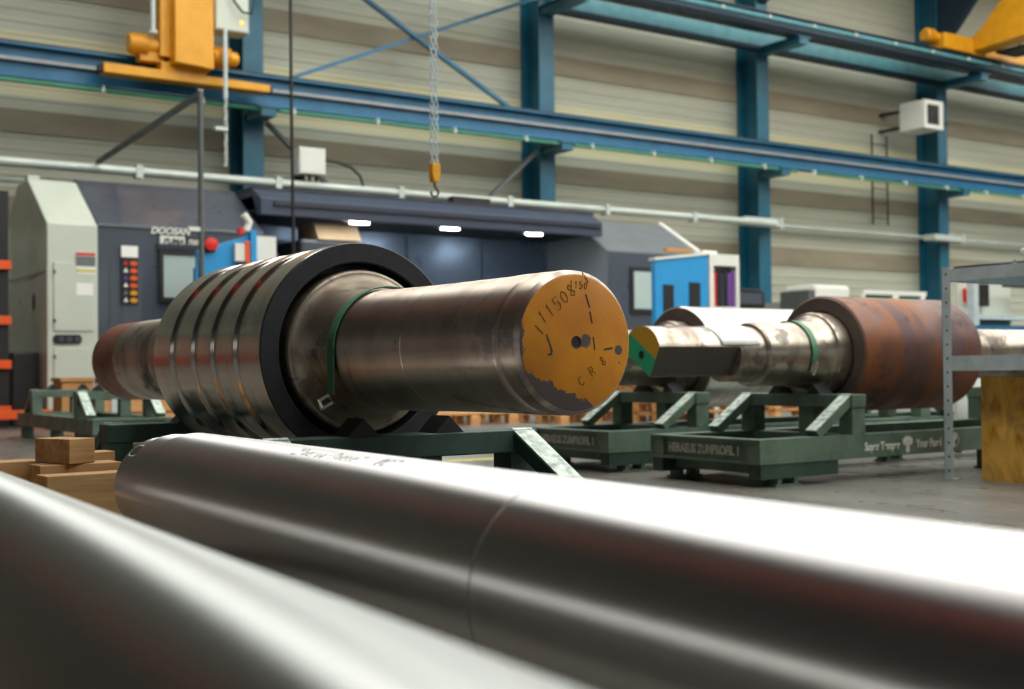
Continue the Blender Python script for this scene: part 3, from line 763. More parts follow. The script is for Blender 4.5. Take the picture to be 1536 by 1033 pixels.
# right housing
bm = bmesh.new(); prism(bm, [(FY+0.02, 0.2), (18.4, 0.2), (18.4, 3.32), (17.4, 3.32), (FY+0.02, 2.66)], 0, 13.0, 15.15)
rh = link('right_housing', bm, M['greyl'], T, bevel=0.012)
bm = bmesh.new(); prism(bm, [(FY+0.0, 0.2), (FY+0.02, 0.2), (FY+0.02, 2.66), (FY, 2.64)], 0, 13.0, 15.15); link('front_skin', bm, M['grey'], rh)
bm = bmesh.new(); prism(bm, [(FY, 2.62), (17.4, 3.32), (17.45, 3.38), (FY, 2.7)], 0, 15.1, 15.2); link('white_edge', bm, M['whiteb'], rh)
fr = link('inspection_window', B(((13.45, 14.1), (FY-0.03, FY), (1.6, 2.4))), M['dark'], T)
link('pane', B(((13.52, 14.03), (FY-0.045, FY-0.03), (1.68, 2.32))), M['glass'], fr)
link('cabinet_lock', B(((4.46, 4.5), (FY-0.05, FY), (0.55, 0.62))), M['iron'], cab)

# operator panel left (blue board with pendant)
t = thing('operator_board', 'blue operator board with orange handset in front of the lathe window', 'control panel', (5.9, 15.2, 0))
bm = bmesh.new(); prism(bm, [(5.44, 1.2), (6.2, 1.2), (6.2, 2.5), (6.05, 2.42), (5.44, 2.22)], 1, 15.2, 15.28); link('board', bm, M['blueb'], t, bevel=0.008)
link('side_post', B(((6.14, 6.22), (15.14, 15.3), (0, 2.52)), ((5.42, 5.5), (15.2, 15.3), (0, 2.0))), M['blueb'], t)
link('back_plate', B(((6.22, 6.56), (15.3, 15.34), (1.2, 2.46))), M['whiteb'], t)
link('foot', B(((5.4, 6.6), (15.1, 15.5), (0, 0.04))), M['blueb'], t)
hd = link('handset', B(((6.05, 6.11), (15.1, 15.19), (2.07, 2.36))), M['orange'], t, bevel=0.01)
link('handset_cradle', B(((5.92, 6.05), (15.12, 15.19), (2.1, 2.33))), M['whiteb'], hd)
bm = bmesh.new(); lathe(bm, [(0, 0), (0.06, 0), (0.06, 0.03), (0.085, 0.05), (0.085, 0.09), (0, 0.11)], 20, (False, False))
bmesh.ops.transform(bm, matrix=Matrix.Translation((5.6, 15.2, 2.3)) @ Matrix.Rotation(PI/2, 4, 'X'), verts=bm.verts)
link('stop_button', bm, M['red'], t, smooth=True)
link('button_mount', B(((5.52, 5.68), (15.2, 15.26), (2.2, 2.4))), M['dark'], t)
bm = bmesh.new(); tube(bm, [(6.1, 15.2, 2.5), (6.14, 15.2, 2.62), (6.06, 15.2, 2.72)], 0.05, 10); link('lamp_arm', bm, M['whiteb'], t, smooth=True)
link('red_knob', B(((5.99, 6.05), (15.16, 15.24), (2.46, 2.54))), M['red'], t)

# blue cabinet on the right with dark windows
t = thing('blue_panel', 'bright blue upright panel with two dark windows beside the right lathe housing', 'panel', (12.6, 14.0, 0))
bm = bmesh.new(); prism(bm, [(12.05, 0), (13.12, 0), (13.12, 2.4), (12.05, 2.27)], 1, 14.0, 14.1); link('body', bm, M['blueb'], t, bevel=0.01)
bm = bmesh.new(); prism(bm, [(12.03, 2.27), (13.14, 2.4), (13.14, 2.44), (12.03, 2.31)], 1, 13.98, 14.12); link('top_edge', bm, M['whiteb'], t)
link('door_window', B(((12.2, 12.4), (13.985, 14.0), (1.5, 1.91))), M['dark'], t)
link('door_window', B(((12.72, 12.94), (13.985, 14.0), (1.5, 1.96))), M['dark'], t)
solo('wood_offcut', B(((12.3, 12.8), (14.0, 14.1), (2.41, 2.47))), M['card'], 'brown cardboard offcut lying on the bright blue panel', 'cardboard', loc=(12.6, 14.05, 2.41))
t = thing('white_locker', 'pale locker with open binder shelf right of the bright blue panel', 'cabinet', (13.5, 14.1, 0))
link('body', B(((13.15, 13.78), (14.25, 14.65), (0, 2.42)), ((13.15, 13.24), (14.0, 14.25), (0, 2.42)), ((13.72, 13.78), (14.0, 14.25), (0, 2.42)), ((13.24, 13.72), (14.0, 14.25), (2.24, 2.42)), ((13.24, 13.72), (14.0, 14.25), (1.55, 1.6))), M['whiteb'], t)
link('lower_panel', B(((13.24, 13.72), (14.02, 14.25), (0, 1.55))), M['whiteb'], t)
for k, (mm, lab) in enumerate(((M['red'], 'red binder, leftmost in the pale locker'), (M['iron'], 'dark grey binder beside the red one in the pale locker'), (M['darkblue'], 'dark blue-black binder in the middle of the pale locker'), (M['iron'], 'dark grey binder next to the purple ones in the pale locker'), (M['purple'], 'purple binder right of centre in the pale locker'), (M['purple'], 'purple binder, rightmost in the pale locker'))):
    x = 13.25+k*0.078
    solo('binder', B(((x, x+0.065), (14.03, 14.23), (1.602, 2.14+0.03*(k % 2)))), mm, lab, 'binder', 'binders in the pale locker', loc=(x+0.03, 14.1, 1.602))
solo('tissue_box', B(((13.3, 13.6), (14.3, 14.5), (2.42, 2.5))), M['paper'], 'small white box on top of the pale locker', 'box', loc=(13.45, 14.4, 2.42))
t = thing('dark_screen', 'dark screen on a stand before the blue column', 'screen', (14.1, 14.2, 0))
bm = bmesh.new(); prism(bm, [(13.82, 1.62), (14.5, 1.6), (14.48, 1.86), (14.4, 1.9), (13.95, 1.92), (13.82, 1.86)], 1, 14.15, 14.25); link('display', bm, M['dark'], t, bevel=0.01)
link('stand', B(((14.1, 14.18), (14.2, 14.28), (0.02, 1.62)), ((13.9, 14.4), (14.0, 14.5), (0, 0.02))), M['iron'], t)
link('bezel', B(((13.9, 14.42), (14.14, 14.15), (1.67, 1.84))), M['grey'], t)

# far cabins by the wall at the right
t = thing('site_cabin', 'low white cabin with glazed band at the far wall behind the rusty roll', 'cabin', (21, 18, 0))
link('body', B(((19.6, 23.3), (17.7, 19.2), (0, 2.05))), M['wallg'], t)
link('window_band', B(((21.0, 23.1), (17.66, 17.7), (1.75, 2.2)), ), M['copper'], t)
link('window_bar', B(((21.0, 23.1), (17.6, 17.66), (2.2, 2.3)), ((21.95, 22.15), (17.6, 17.66), (1.75, 2.2)), ((22.9, 23.05), (17.6, 17.66), (1.75, 2.2)), ((20.95, 21.05), (17.6, 17.66), (1.75, 2.2))), M['whiteb'], t)
link('roof_box', B(((19.6, 20.7), (17.7, 18.6), (2.05, 2.38))), M['whiteb'], t, bevel=0.08)
link('dark_strip', B(((19.4, 19.6), (17.7, 18.5), (1.9, 2.25))), M['bracegrey'], t)

# ------------------------------------------------------------------ orange rack at the left
t = thing('orange_rack', 'orange and black storage rack left of the white lathe cabinet', 'rack', (0, 16.9, 0))
for x in (-9.0, -6.0, -3.0, 0.0, 3.3):
    link('upright', B(((x, x+0.14), (16.5, 16.6), (0, 3.0)), ((x, x+0.14), (17.4, 17.5), (0, 3.0))), M['dark'], t)
for z in (0.16, 0.74, 1.3, 2.0):
    link('shelf_beam', B(((-9, 3.46), (16.44, 16.5), (z, z+0.11))), M['orange'], t)
    link('shelf_deck', B(((-9, 3.46), (16.5, 17.5), (z+0.06, z+0.1))), M['iron'], t)
for k, (x, z, w, h, mm, lab) in enumerate(((2.55, 0.27, 0.5, 0.2, 'yellow', 'yellow crate on the lowest deck of the orange rack'), (1.5, 0.85, 0.9, 0.35, 'red', 'red crate on the middle deck of the orange rack'), (-0.8, 0.85, 1.2, 0.4, 'orange', 'orange crate farther left on the middle deck of the orange rack'),
                                    (2.9, 1.41, 0.25, 0.42, 'red', 'red bin on the upper deck of the orange rack by its end'), (0.6, 1.41, 1.2, 0.45, 'orange', 'wide orange bin on the upper deck of the rack'), (-2.7, 0.27, 2.0, 0.4, 'red', 'long red box on the lowest deck of the orange rack'))):
    bm = B(((x, x+w), (16.6, 17.3), (z, z+0.02)), ((x, x+0.03), (16.6, 17.3), (z, z+h)), ((x+w-0.03, x+w), (16.6, 17.3), (z, z+h)), ((x, x+w), (16.6, 16.63), (z, z+h)), ((x, x+w), (17.27, 17.3), (z, z+h)))
    solo('crate', bm, M[mm], lab, 'crate', 'crates on the orange rack', loc=(x+w/2, 16.95, z))
bm = B(((3.5, 3.82), (16.6, 17.2), (0.0, 0.95)))
solo('pump_unit', bm, M['dark'], 'dark box unit between the orange rack and the white cabinet', 'machine', loc=(3.5, 17.3, 0.0), bevel=0.02)
solo('floor_pallet', B(((2.0, 3.84), (15.85, 16.2), (0.12, 0.22)), ((2.2, 2.3), (15.9, 16.2), (0, 0.12)), ((3.6, 3.75), (15.9, 16.2), (0, 0.12))), M['orange'], 'low orange pallet edge on the floor before the white lathe cabinet', 'pallet', loc=(3, 16.2, 0))

# ------------------------------------------------------------------ pallets with timber beyond
def pallet(x, y, rot, n, label):
    t = thing('pallet', label, 'pallet', (x, y, 0), (0, 0, rot), group='wooden pallets on the floor beyond the rolls', local=True)
    for k in range(n):
        z = k*0.144
        for j in range(5):
            link('board', B(((-0.6, 0.6), (-0.4+j*0.175, -0.3+j*0.175), (z+0.122, z+0.144))), M['pallet'], t)
        for q in (-0.55, 0.0, 0.55):
            link('bearer', B(((q-0.05, q+0.05), (-0.4, 0.4), (z+0.1, z+0.122))), M['pallet'], t)
            for j in (-0.36, 0, 0.36):
                link('block', B(((q-0.07, q+0.07), (j-0.05, j+0.05), (z, z+0.1))), M['pallet'], t)
    return t
pallet(7.9, 12.9, 0.0, 1, 'single low pallet seen under the yellow-faced roll, leftmost of the pallets')
pallet(9.25, 12.3, 0.1, 1, 'low pallet seen just below the ochre end face')
pallet(10.0, 11.3, 0.0, 4, 'stack of four pallets seen between the ochre face and the green skid')
pallet(11.4, 11.0, 0.2, 3, 'stack of three pallets seen through the middle green skid')
for k in range(3):
    solo('timber_beam', B(((9.45, 10.6), (11.05+0.12*k, 11.14+0.12*k), (0.577, 0.68))), M['wood2'], 'pale timber beam on the pallet stack, %s' % ('nearest of the three', 'middle of the three', 'farthest of the three')[k], 'timber', 'timber beams on the pallet stack', loc=(10.0, 11.1+0.12*k, 0.577))
# wood stock near the far left skid
solo('timber_box', B(((3.52, 3.86), (14.2, 14.6), (0.0, 0.58)), ((3.5, 3.88), (14.18, 14.62), (0.58, 0.62))), M['card'], 'brown wooden box behind the far left green skid', 'box', loc=(3.7, 14.4, 0))
t = thing('wood_crate', 'low orange-brown timber crate seen under the far neck of the grooved roll', 'crate', (4.3, 14.2, 0))
for k in range(3): link('plank', B(((3.95, 5.38), (14.5, 14.55), (0.05+k*0.16, 0.19+k*0.16))), M['pallet'], t)
link('box_body', B(((4.0, 5.35), (14.55, 15.1), (0, 0.5))), M['pallet'], t)
link('label_plate', B(((4.15, 4.35), (14.48, 14.5), (0.12, 0.46))), M['galv'], t)

# ------------------------------------------------------------------ green skids
def skid(loc, rotz, L, W, sad, label, zt=0.49, endtext=None, railtext=False, dark=False):
    """local x = roll axis (0 = near end), local y across; sad = saddle positions"""
    G = M['greend'] if dark else M['green']
    t = thing('roll_skid', label, 'stand', loc, (0, 0, rotz), group='green steel roll skids', local=True)
    z0, z1 = 0.125, 0.26; tw = 0.1
    for s in (-1, 1):
        bm = bmesh.new(); yc = s*(W/2-tw/2)
        f = [(-tw/2, z0), (tw/2, z0), (tw/2, z0+0.012), (0.012*s*-1+0.0, z0+0.012)]
        # channel with open side inwards
        a, b = yc+s*tw/2, yc-s*tw/2
        prism(bm, [(a, z0), (b, z0), (b, z0+0.014), (a-s*0.014, z0+0.014), (a-s*0.014, z1-0.014), (b, z1-0.014), (b, z1), (a, z1)], 0, 0, L)
        link('side_rail', bm, G, t)
    for x in (0.0, L-tw):
        bm = bmesh.new()
        xo, xi = (x, x+tw) if x == 0 else (x+tw, x)
        sg = 1 if x == 0 else -1
        W2 = W/2-tw
        # I profile cross beam: web recessed between flanges
        bx(bm, (min(xo, xi), max(xo, xi)), (-W2, W2), (z1-0.014, z1-0.001)); bx(bm, (min(xo, xi), max(xo, xi)), (-W2, W2), (z0+0.001, z0+0.014))
        bx(bm, (x+0.02, x+0.034) if x == 0 else (x+tw-0.034, x+tw-0.02), (-W2, W2), (z0+0.014, z1-0.014))
        link('end_beam', bm, G, t)
    for x in (0.004, L-0.104):
        for s in (-1, 1):
            link('corner_plate', B(((x, x+0.1), (s*(W/2-0.06)-0.05, s*(W/2-0.06)+0.05), (z0+0.004, z1-0.004))), G, t)
    for x in (0.12, L*0.5-0.1, L-0.32):
        for s in (-1, 1):
            bm = B(((x, x+0.2), (s*(W/2-0.055)-0.05, s*(W/2-0.055)+0.05), (0.0, 0.012)), ((x+0.02, x+0.05), (s*(W/2-0.055)-0.045, s*(W/2-0.055)+0.045), (0.012, z0)), ((x+0.15, x+0.18), (s*(W/2-0.055)-0.045, s*(W/2-0.055)+0.045), (0.012, z0)))
            link('foot', bm, G, t)
    for s in (-1, 1): link('fork_pocket', B(((0.01, 0.62), (s*(W/2-0.05)-0.045, s*(W/2-0.05)+0.045), (0.045, z0-0.001))), M['greend'], t)
    link('fork_sleeve', B(((0.1, 0.5), (-W/2+0.11, W/2-0.11), (z0-0.06, z0-0.002))), G, t)
    for n, x in enumerate(sad):
        out = -1 if n == 0 else 1
        link('saddle_beam', B(((x-0.06, x+0.06), (-W/2, W/2), (zt-0.075, zt))), G, t, bevel=0.004)
        for s in (-1, 1):
            ys = s*(W/2-0.055)
            link('post', B(((x-0.055, x+0.055), (ys-0.05, ys+0.05), (z1, zt-0.075))), G, t, bevel=0.003)
            bm = bmesh.new()
            p = Vector((x+out*0.03, ys, zt-0.02)); q = Vector((x+out*0.33, ys, z1+0.01))
            bar(bm, p, q, 0.085, 0.05, (0, 0, 1))
            br = link('diagonal_brace', bm, G, t)
            d = (q-p).normalized(); sd = d.cross(Vector((0, 0, 1))).normalized(); up = sd.cross(d).normalized()
            bm = bmesh.new(); bar(bm, p+up*0.0275, q+up*0.0275, 0.08, 0.004); link('lit_top', bm, M['greenlit'], br)  # pale plate paints the overhead light onto the brace's top face
        link('post', B(((x-0.05, x+0.05), (-0.13, -0.03), (z1, zt-0.075))), G, t, bevel=0.003)
        link('cross_rail', B(((x-0.05, x+0.05), (-W/2+0.1, W/2-0.1), (z0+0.02, z1-0.002))), G, t)
        for s in (-1, 1):
            bm = bmesh.new(); yc = s*0.155
            prism(bm, [(yc-0.055, zt), (yc, zt+0.055), (yc+0.055, zt)], 0, x-0.055, x+0.055)
            link('wedge', bm, M['dark'], t)
    return t
def marks(t, endtext, railtext, W, rail_x):
    if endtext:
        text(endtext, 0.07, M['lettering'], t, (0.018, W/2-0.14, 0.168), (PI/2, 0, -PI/2), extrude=0.001, offset=0.003, sx=0.8)
    if railtext:
        for (s, x, sz) in railtext:
            text(s, sz, M['lettering'], t, (x, -W/2-0.0015, 0.165), (PI/2, 0, 0), extrude=0.001, offset=0.0022, sx=0.8)

WS = 0.9
# main roll skid: roll axis runs along +Y, so local x -> world +Y
skA = skid((1.91, 2.68, 0), PI/2, 2.9, 1.0, (0.80, 2.36), 'dark green skid under the grooved roll', zt=0.45, dark=True)
skB = skid((4.80, 5.19, 0), 0.0, 4.2, WS, (0.80, 3.1), 'green lettered skid under the rusty-barrelled roll')
marks(skB, 'HERAEUS ZUMPROFIL 1', [('Super Temper', 0.84, 0.066), ('Your Panel', 1.30, 0.066)], WS, 0)
bm = bmesh.new(); prism(bm, [(1.22+0.05*math.cos(2*PI*k/16)*(1 if k % 2 else 0.85), 0.205+0.03*math.sin(2*PI*k/16)) for k in range(16)], 1, -WS/2-0.002, -WS/2+0.001)
bx(bm, (1.205, 1.235), (-WS/2-0.002, -WS/2+0.001), (0.14, 0.18)); link('tree_mark', bm, M['lettering'], skB, world=False)
bm = bmesh.new(); lathe(bm, [(0.036, 0), (0.044, 0), (0.044, 0.003), (0.036, 0.003)], 24, (False, False)); bx(bm, (-0.012, 0.002), (-0.034, 0.03), (0, 0.003)); bx(bm, (0.002, 0.022), (0.0, 0.03), (0, 0.003))
bmesh.ops.transform(bm, matrix=Matrix.Translation((1.66, -WS/2, 0.195)) @ Matrix.Rotation(PI/2, 4, 'X'), verts=bm.verts); link('ring_mark', bm, M['lettering'], skB, world=False)
skC = skid((4.80, 6.49, 0), 0.0, 4.2, WS, (0.80, 3.1), 'green lettered skid under the shiny smooth roll, farther back')
marks(skC, 'HERAEUS ZUMPROFIL 1', None, WS, 0)
skD = skid((3.33, 10.9, 0), PI/2, 2.9, 0.74, (0.6, 2.3), 'empty green skid at the far left beyond the grooved roll', zt=0.5)

# ------------------------------------------------------------------ rolls
def lathe_obj(name, prof, mat, parent, n=128, smooth=True, label=None, cap=(True, True), a0=0.0, a1=2*PI):
    bm = bmesh.new(); lathe(bm, prof, n, cap, a0, a1)
    return link(name, bm, mat, parent, smooth=(9 if smooth else False), world=False, label=label)
def roll_empty(name, label, loc, rot, group=None):
    return thing(name, label, 'roll', loc, rot, group, local=True)
# orientation: local Z runs from the near end face into the roll
ROT_Y = (-PI/2, 0, 0)            # local Z -> +Y, local Y -> -Z(up flipped below)
ROT_X = (PI/2, 0, PI/2)          # local Z -> +X

# ---- main grooved roll; local +Z = world +Y
A = roll_empty('grooved_roll', 'big steel roll with polished grooved barrel and ochre painted end face', (1.91, 2.535, 0.72), ROT_Y)
S = 0.004
neck = [(0.0, 0.0), (0.176, 0.0), (0.187, 0.012), (0.189, 0.03), (0.189, 0.068), (0.186, 0.074), (0.178, 0.078), (0.178, 0.094), (0.186, 0.10), (0.1895, 0.106), (0.190, 0.205)]
neck += [(0.1885, 0.208), (0.1885, 0.355), (0.1890, 0.358), (0.1900, 0.588), (0.1885, 0.590), (0.1885, 0.593), (0.1900, 0.595), (0.191, 0.70), (0.1925, 0.80), (0.193, 0.803), (0.194, 0.90), (0.197, 1.0)]
lathe_obj('near_neck', neck, M['neck'], A, cap=(False, False))
fl = [(0.197, 1.0)]
for k in range(21):
    a = k/20*PI/2
    fl.append((0.197+0.068*(1-math.cos(a)), 1.0+0.19*math.sin(a)))
fl += [(0.272, 1.195), (0.276, 1.205), (0.276, 1.34)]
lathe_obj('collar', fl, M['flange'], A, cap=(False, False))
# end face (paint) slightly proud, with centre hole ring
bm = bmesh.new(); lathe(bm, [(0.013, 0.03), (0.013, -0.0005), (0.016, -0.003), (0.170, -0.003), (0.176, 0.0)], 128, (True, False))
o = link('end_face', bm, [M['ochre_face']], A, smooth=True, world=False)
lathe_obj('centre_hole', [(0.0, 0.02), (0.0125, 0.02), (0.0125, -0.0025), (0.0165, -0.0035), (0.017, -0.001)], M['dark'], A, 32)
# barrel sleeve: black annular face, polished grooved outside
y0 = 3.735-2.535; y1 = 4.83-2.535; RB0 = 0.3685
lathe_obj('barrel_face', [(0.300, y0+0.10), (0.300, y0+0.004), (0.304, y0), (0.364, y0), (0.3675, y0+0.004)], M['black'], A, cap=(False, False))
def groove_prof():
    p = [(0.3675, y0+0.004), (0.3685, y0+0.008)]
    R0, dp, e = 0.3685, 0.0095, 0.02
    for a, b in ((3.876, 3.961), (4.079, 4.176), (4.303, 4.373), (4.521, 4.605)):
        a -= 2.535; b -= 2.535
        p.append((R0, a-e/2-0.02))
        for k in range(13):
            u = k/12; p.append((R0-dp*(0.5-0.5*math.cos(PI*u)), a-e/2+e*u))
        p.append((R0-dp, a+e/2+0.01)); p.append((R0-dp, b-e/2-0.01))
        for k in range(13):
            u = k/12; p.append((R0-dp*(0.5+0.5*math.cos(PI*u)), b-e/2+e*u))
        p.append((R0, b+e/2+0.02))
    p += [(R0, y1-0.08), (R0-0.004, y1-0.07), (R0-0.005, y1-0.01), (R0-0.01, y1)]
    return p
lathe_obj('barrel', groove_prof(), M['chrome'], A, 160, cap=(False, False))
lathe_obj('barrel_core', [(0.30, y0+0.1), (0.277, y0+0.1)], M['dark'], A, cap=(False, False))
lathe_obj('barrel_back', [(0.359, y1), (0.20, y1)], M['black'], A, cap=(False, False))
lathe_obj('far_collar', [(0.215, y1-0.02), (0.215, y1+0.14), (0.20, y1+0.2)], M['fresh'], A, cap=(False, False))
lathe_obj('far_neck', [(0.196, y1+0.15), (0.194, 2.96), (0.188, 2.965), (0.188, 2.975), (0.194, 2.98), (0.193, 3.45)], M['neckB'], A, cap=(False, False))
lathe_obj('end_band', [(0.193, 3.45), (0.193, 3.80), (0.16, 3.86), (0.075, 3.86), (0.07, 4.0), (0.0, 4.0)], M['rustend'], A, cap=(False, False), label='rust brown painted far end')
# strap with buckle round the collar fillet
def strap(parent, r, t, w, a0, a1, mat, buckle_a, label=None):
    o = lathe_obj('strap', [(r, t), (r+0.004, t), (r+0.004, t+w), (r, t+w), (r, t)], mat, parent, 90, smooth=False, cap=(False, False), a0=a0, a1=a1)
    bm = bmesh.new()
    if buckle_a is None:
        # loose tail hanging straight down from the left side, with the buckle curling out
        bmt = B(((-r-0.004, -r), (0.0, 0.14), (t, t+w))); link('tail', bmt, mat, o, world=False)
        for p, q in (((-r-0.002, 0.14, t+w*0.9), (-r-0.035, 0.16, t+w*0.9)), ((-r-0.002, 0.165, t+w*0.2), (-r-0.035, 0.185, t+w*0.5)), ((-r-0.035, 0.158, t+w), (-r-0.035, 0.186, t+w*0.4)), ((-r, 0.138, t+w), (-r, 0.168, t+w*0.1))):
            bar(bm, p, q, 0.009, 0.009)
    else:
        bx(bm, (-0.025, 0.025), (-0.03, 0.03), (0, 0.008)); bx(bm, (-0.01, 0.01), (-0.045, 0.045), (0.006, 0.016))
        Mx = Matrix.Rotation(buckle_a, 4, 'Z') @ Matrix.Translation((r+0.003, 0, t+w/2)) @ Matrix.Rotation(PI/2, 4, 'Y')
        bmesh.ops.transform(bm, matrix=Mx, verts=bm.verts)
    b = link('buckle', bm, M['fresh'], o, world=False)
    return o
M['strap'] = paint('green strapping', srgb(74, 128, 92), 0.45, 0.0, 0.3, srgb(30, 60, 44), 10)
# local frame of A: X=world X, Y=-world Z ... angle measured in local XY
strap(A, 0.2035, 0.995, 0.044, rad(178), rad(350), M['strap'], None)

# stamped marks on the face: thin strokes in local XY (x right, y up handled by flip)
STROKES = {
 '1': [[(0.5, 0), (0.5, 1)], [(0.5, 1), (0.25, 0.75)]], '5': [[(0.9, 1), (0.2, 1), (0.15, 0.55), (0.7, 0.6), (0.9, 0.3), (0.6, 0), (0.1, 0.05)]],
 '8': [[(0.5, 0.52), (0.15, 0.75), (0.5, 1), (0.85, 0.75), (0.5, 0.52), (0.1, 0.25), (0.5, 0), (0.9, 0.25), (0.5, 0.52)]],
 '0': [[(0.5, 0), (0.1, 0.3), (0.1, 0.7), (0.5, 1), (0.9, 0.7), (0.9, 0.3), (0.5, 0)]], 'Y': [[(0.1, 1), (0.5, 0.5), (0.9, 1)], [(0.5, 0.5), (0.5, 0)]],
 'L': [[(0.15, 1), (0.15, 0), (0.85, 0)]], 'S': [[(0.9, 0.85), (0.5, 1), (0.1, 0.75), (0.85, 0.3), (0.5, 0), (0.1, 0.15)]],
 'C': [[(0.9, 0.8), (0.5, 1), (0.1, 0.6), (0.1, 0.35), (0.5, 0), (0.9, 0.2)]], 'R': [[(0.1, 0), (0.1, 1), (0.7, 0.95), (0.85, 0.7), (0.6, 0.5), (0.1, 0.48)], [(0.45, 0.48), (0.9, 0)]],
 'B': [[(0.1, 0), (0.1, 1), (0.7, 0.95), (0.8, 0.72), (0.1, 0.52), (0.85, 0.4), (0.85, 0.1), (0.1, 0)]], 'P': [[(0.1, 0), (0.1, 1), (0.8, 0.9), (0.8, 0.6), (0.1, 0.5)]],
 'e': [[(0.1, 0.35), (0.8, 0.4), (0.6, 0.65), (0.2, 0.55), (0.2, 0.1), (0.8, 0.1)]], 'r': [[(0.2, 0), (0.25, 0.6), (0.25, 0.45), (0.7, 0.6)]],
 'o': [[(0.4, 0), (0.1, 0.3), (0.4, 0.6), (0.8, 0.3), (0.4, 0)]], 'd': [[(0.8, 1), (0.75, 0), (0.2, 0.1), (0.3, 0.5), (0.75, 0.4)]],
 'q': [[(0.8, 0.5), (0.3, 0.55), (0.2, 0.1), (0.75, 0.2), (0.85, 0.5), (0.75, -0.6)]], 'n': [[(0.1, 0), (0.15, 0.6), (0.6, 0.55), (0.7, 0)]],
 '7': [[(0.1, 0.95), (0.9, 1), (0.4, 0)]], '2': [[(0.1, 0.8), (0.5, 1), (0.85, 0.7), (0.1, 0), (0.9, 0.05)]], '-': [[(0.1, 0.45), (0.9, 0.5)]], '/': [[(0.1, 0), (0.7, 1)]], ' ': []}
def strokes2d(word, size, adv=0.85):
    out = []
    for i, ch in enumerate(word):
        for line in STROKES.get(ch, []):
            out.append([((x*0.6+i*adv)*size, y*size) for x, y in line])
    return out
def face_strokes(word, cx, cy, ang, size, w, name='stamped_mark', mat='scratch'):
    """on the ochre face; cx right, cy up in metres from the centre"""
    bm = bmesh.new(); ca, sa = math.cos(ang), math.sin(ang)
    for ln in strokes2d(word, size):
        P3 = [(cx+x*ca-y*sa, -(cy+x*sa+y*ca), -0.0036) for x, y in ln]
        for p, q in zip(P3, P3[1:]): bar(bm, p, q, w, 0.0012)
    return link(name, bm, M[mat], A, world=False)
face_strokes('1150841', -0.105, 0.045, rad(37), 0.034, 0.0015)
face_strokes('C R 8', 0.015, -0.115, rad(36), 0.026, 0.0015)
face_strokes('1150', -0.02, 0.142, rad(-4), 0.018, 0.0013)
face_strokes('/', -0.105, 0.02, rad(70), 0.03, 0.003)
for (p, q, w) in (((-0.095, 0.02), (-0.078, -0.02), 0.0035), ((-0.078, -0.02), (-0.082, -0.032), 0.006), ((-0.082, -0.032), (-0.092, -0.03), 0.003), ((0.032, 0.125), (0.045, 0.09), 0.003), ((0.045, 0.08), (0.052, 0.05), 0.0035), ((0.055, 0.015), (0.06, -0.02), 0.0025), ((0.09, -0.018), (0.118, -0.014), 0.004)):
    bm = bmesh.new(); bar(bm, (p[0], -p[1], -0.0036), (q[0], -q[1], -0.0036), w, 0.0012); link('scratch', bm, M['ink'], A, world=False)

# ---- rusty roll and shiny roll on the right
def second_roll(name, label, x, y, z, barrel_mat, face_mat, flats):
    T = roll_empty(name, label, (x, y, z), ROT_X, 'rolls lying on green skids at the right')
    r1 = 0.158
    if flats:
        # wobbler end: circle cut by two square flats; section in local XY (X = -world Y after rotation handled below)
        pts = []
        for k in range(96):
            a = 2*PI*k/96; u, v = math.cos(a)*r1, math.sin(a)*r1
            for (nx, ny, d) in ((-0.886, -0.464, 0.116), (0.564, -0.826, 0.062)):
                s = u*nx+v*ny-d
                if s > 0: u -= nx*s; v -= ny*s
            pts.append((u, v))
        bm = bmesh.new(); a_ = [bm.verts.new((u, v, 0.0)) for u, v in pts]; b_ = [bm.verts.new((u, v, 0.62)) for u, v in pts]
        for k in range(96): bm.faces.new((a_[k], a_[(k+1) % 96], b_[(k+1) % 96], b_[k]))
        bm.faces.ensure_lookup_table()
        for f in bm.faces:
            c = f.calc_center_median()
            if math.hypot(c.x, c.y) < r1-0.0012: f.material_index = 1
        o = link('flat_end', bm, [M['neckB'], M['flatface']], T, smooth=9, world=False)
        bm = bmesh.new(); bm.faces.new([bm.verts.new((u, v, 0.0)) for u, v in pts][::-1]); 
        link('end_face', bm, M['two_tone'], T, world=False, label='green and ochre painted end face')
        lathe_obj('centre_hole', [(0.0, -0.0008), (0.022, -0.0008), (0.022, -0.002), (0.0, -0.002)], M['dark'], T, 24)
    else:
        lathe_obj('flat_end', [(0, 0), (r1-0.01, 0), (r1, 0.01), (r1, 0.62)], M['neckB'], T, cap=(False, False))
    q = 5.78-4.36
    nk = [(0.0, 0.60), (r1, 0.60), (r1+0.002, 0.74), (r1+0.004, 0.80), (0.178, 0.803), (0.188, 0.815), (0.19, 1.10), (0.192, 1.12), (0.195, 1.16)]
    for k in range(17):
        a = k/16*PI/2; nk.append((0.196+0.05*(1-math.cos(a)), 1.16+0.16*math.sin(a)))
    nk += [(0.252, 1.33), (0.254, q+0.08)]
    lathe_obj('near_neck', nk, M['neckB'], T, cap=(False, False))
    lathe_obj('barrel_face', [(0.262, q+0.08), (0.262, q+0.003), (0.266, q), (0.342, q), (0.35, q+0.005)], M['face_steel'], T, cap=(False, False))
    lathe_obj('gap_ring', [(0.262, q+0.06), (0.254, q+0.06)], M['dark'], T, cap=(False, False))
    qe = 6.9-4.36
    lathe_obj('barrel', [(0.35, q+0.005), (0.356, q+0.012), (0.356, qe-0.02), (0.35, qe), (0.17, qe)], barrel_mat, T, 160, cap=(False, False))
    lathe_obj('far_neck', [(0.2, qe-0.01), (0.175, qe+0.15), (0.168, qe+0.2), (0.168, qe+1.25), (0.155, qe+1.27), (0, qe+1.27)], M['neckB'], T, cap=(False, False))
    return T, q
M['shiny'] = steel('bright barrel', srgb(236, 234, 226), 0.28, 0.85, [], 0.03, 50, 0.02)
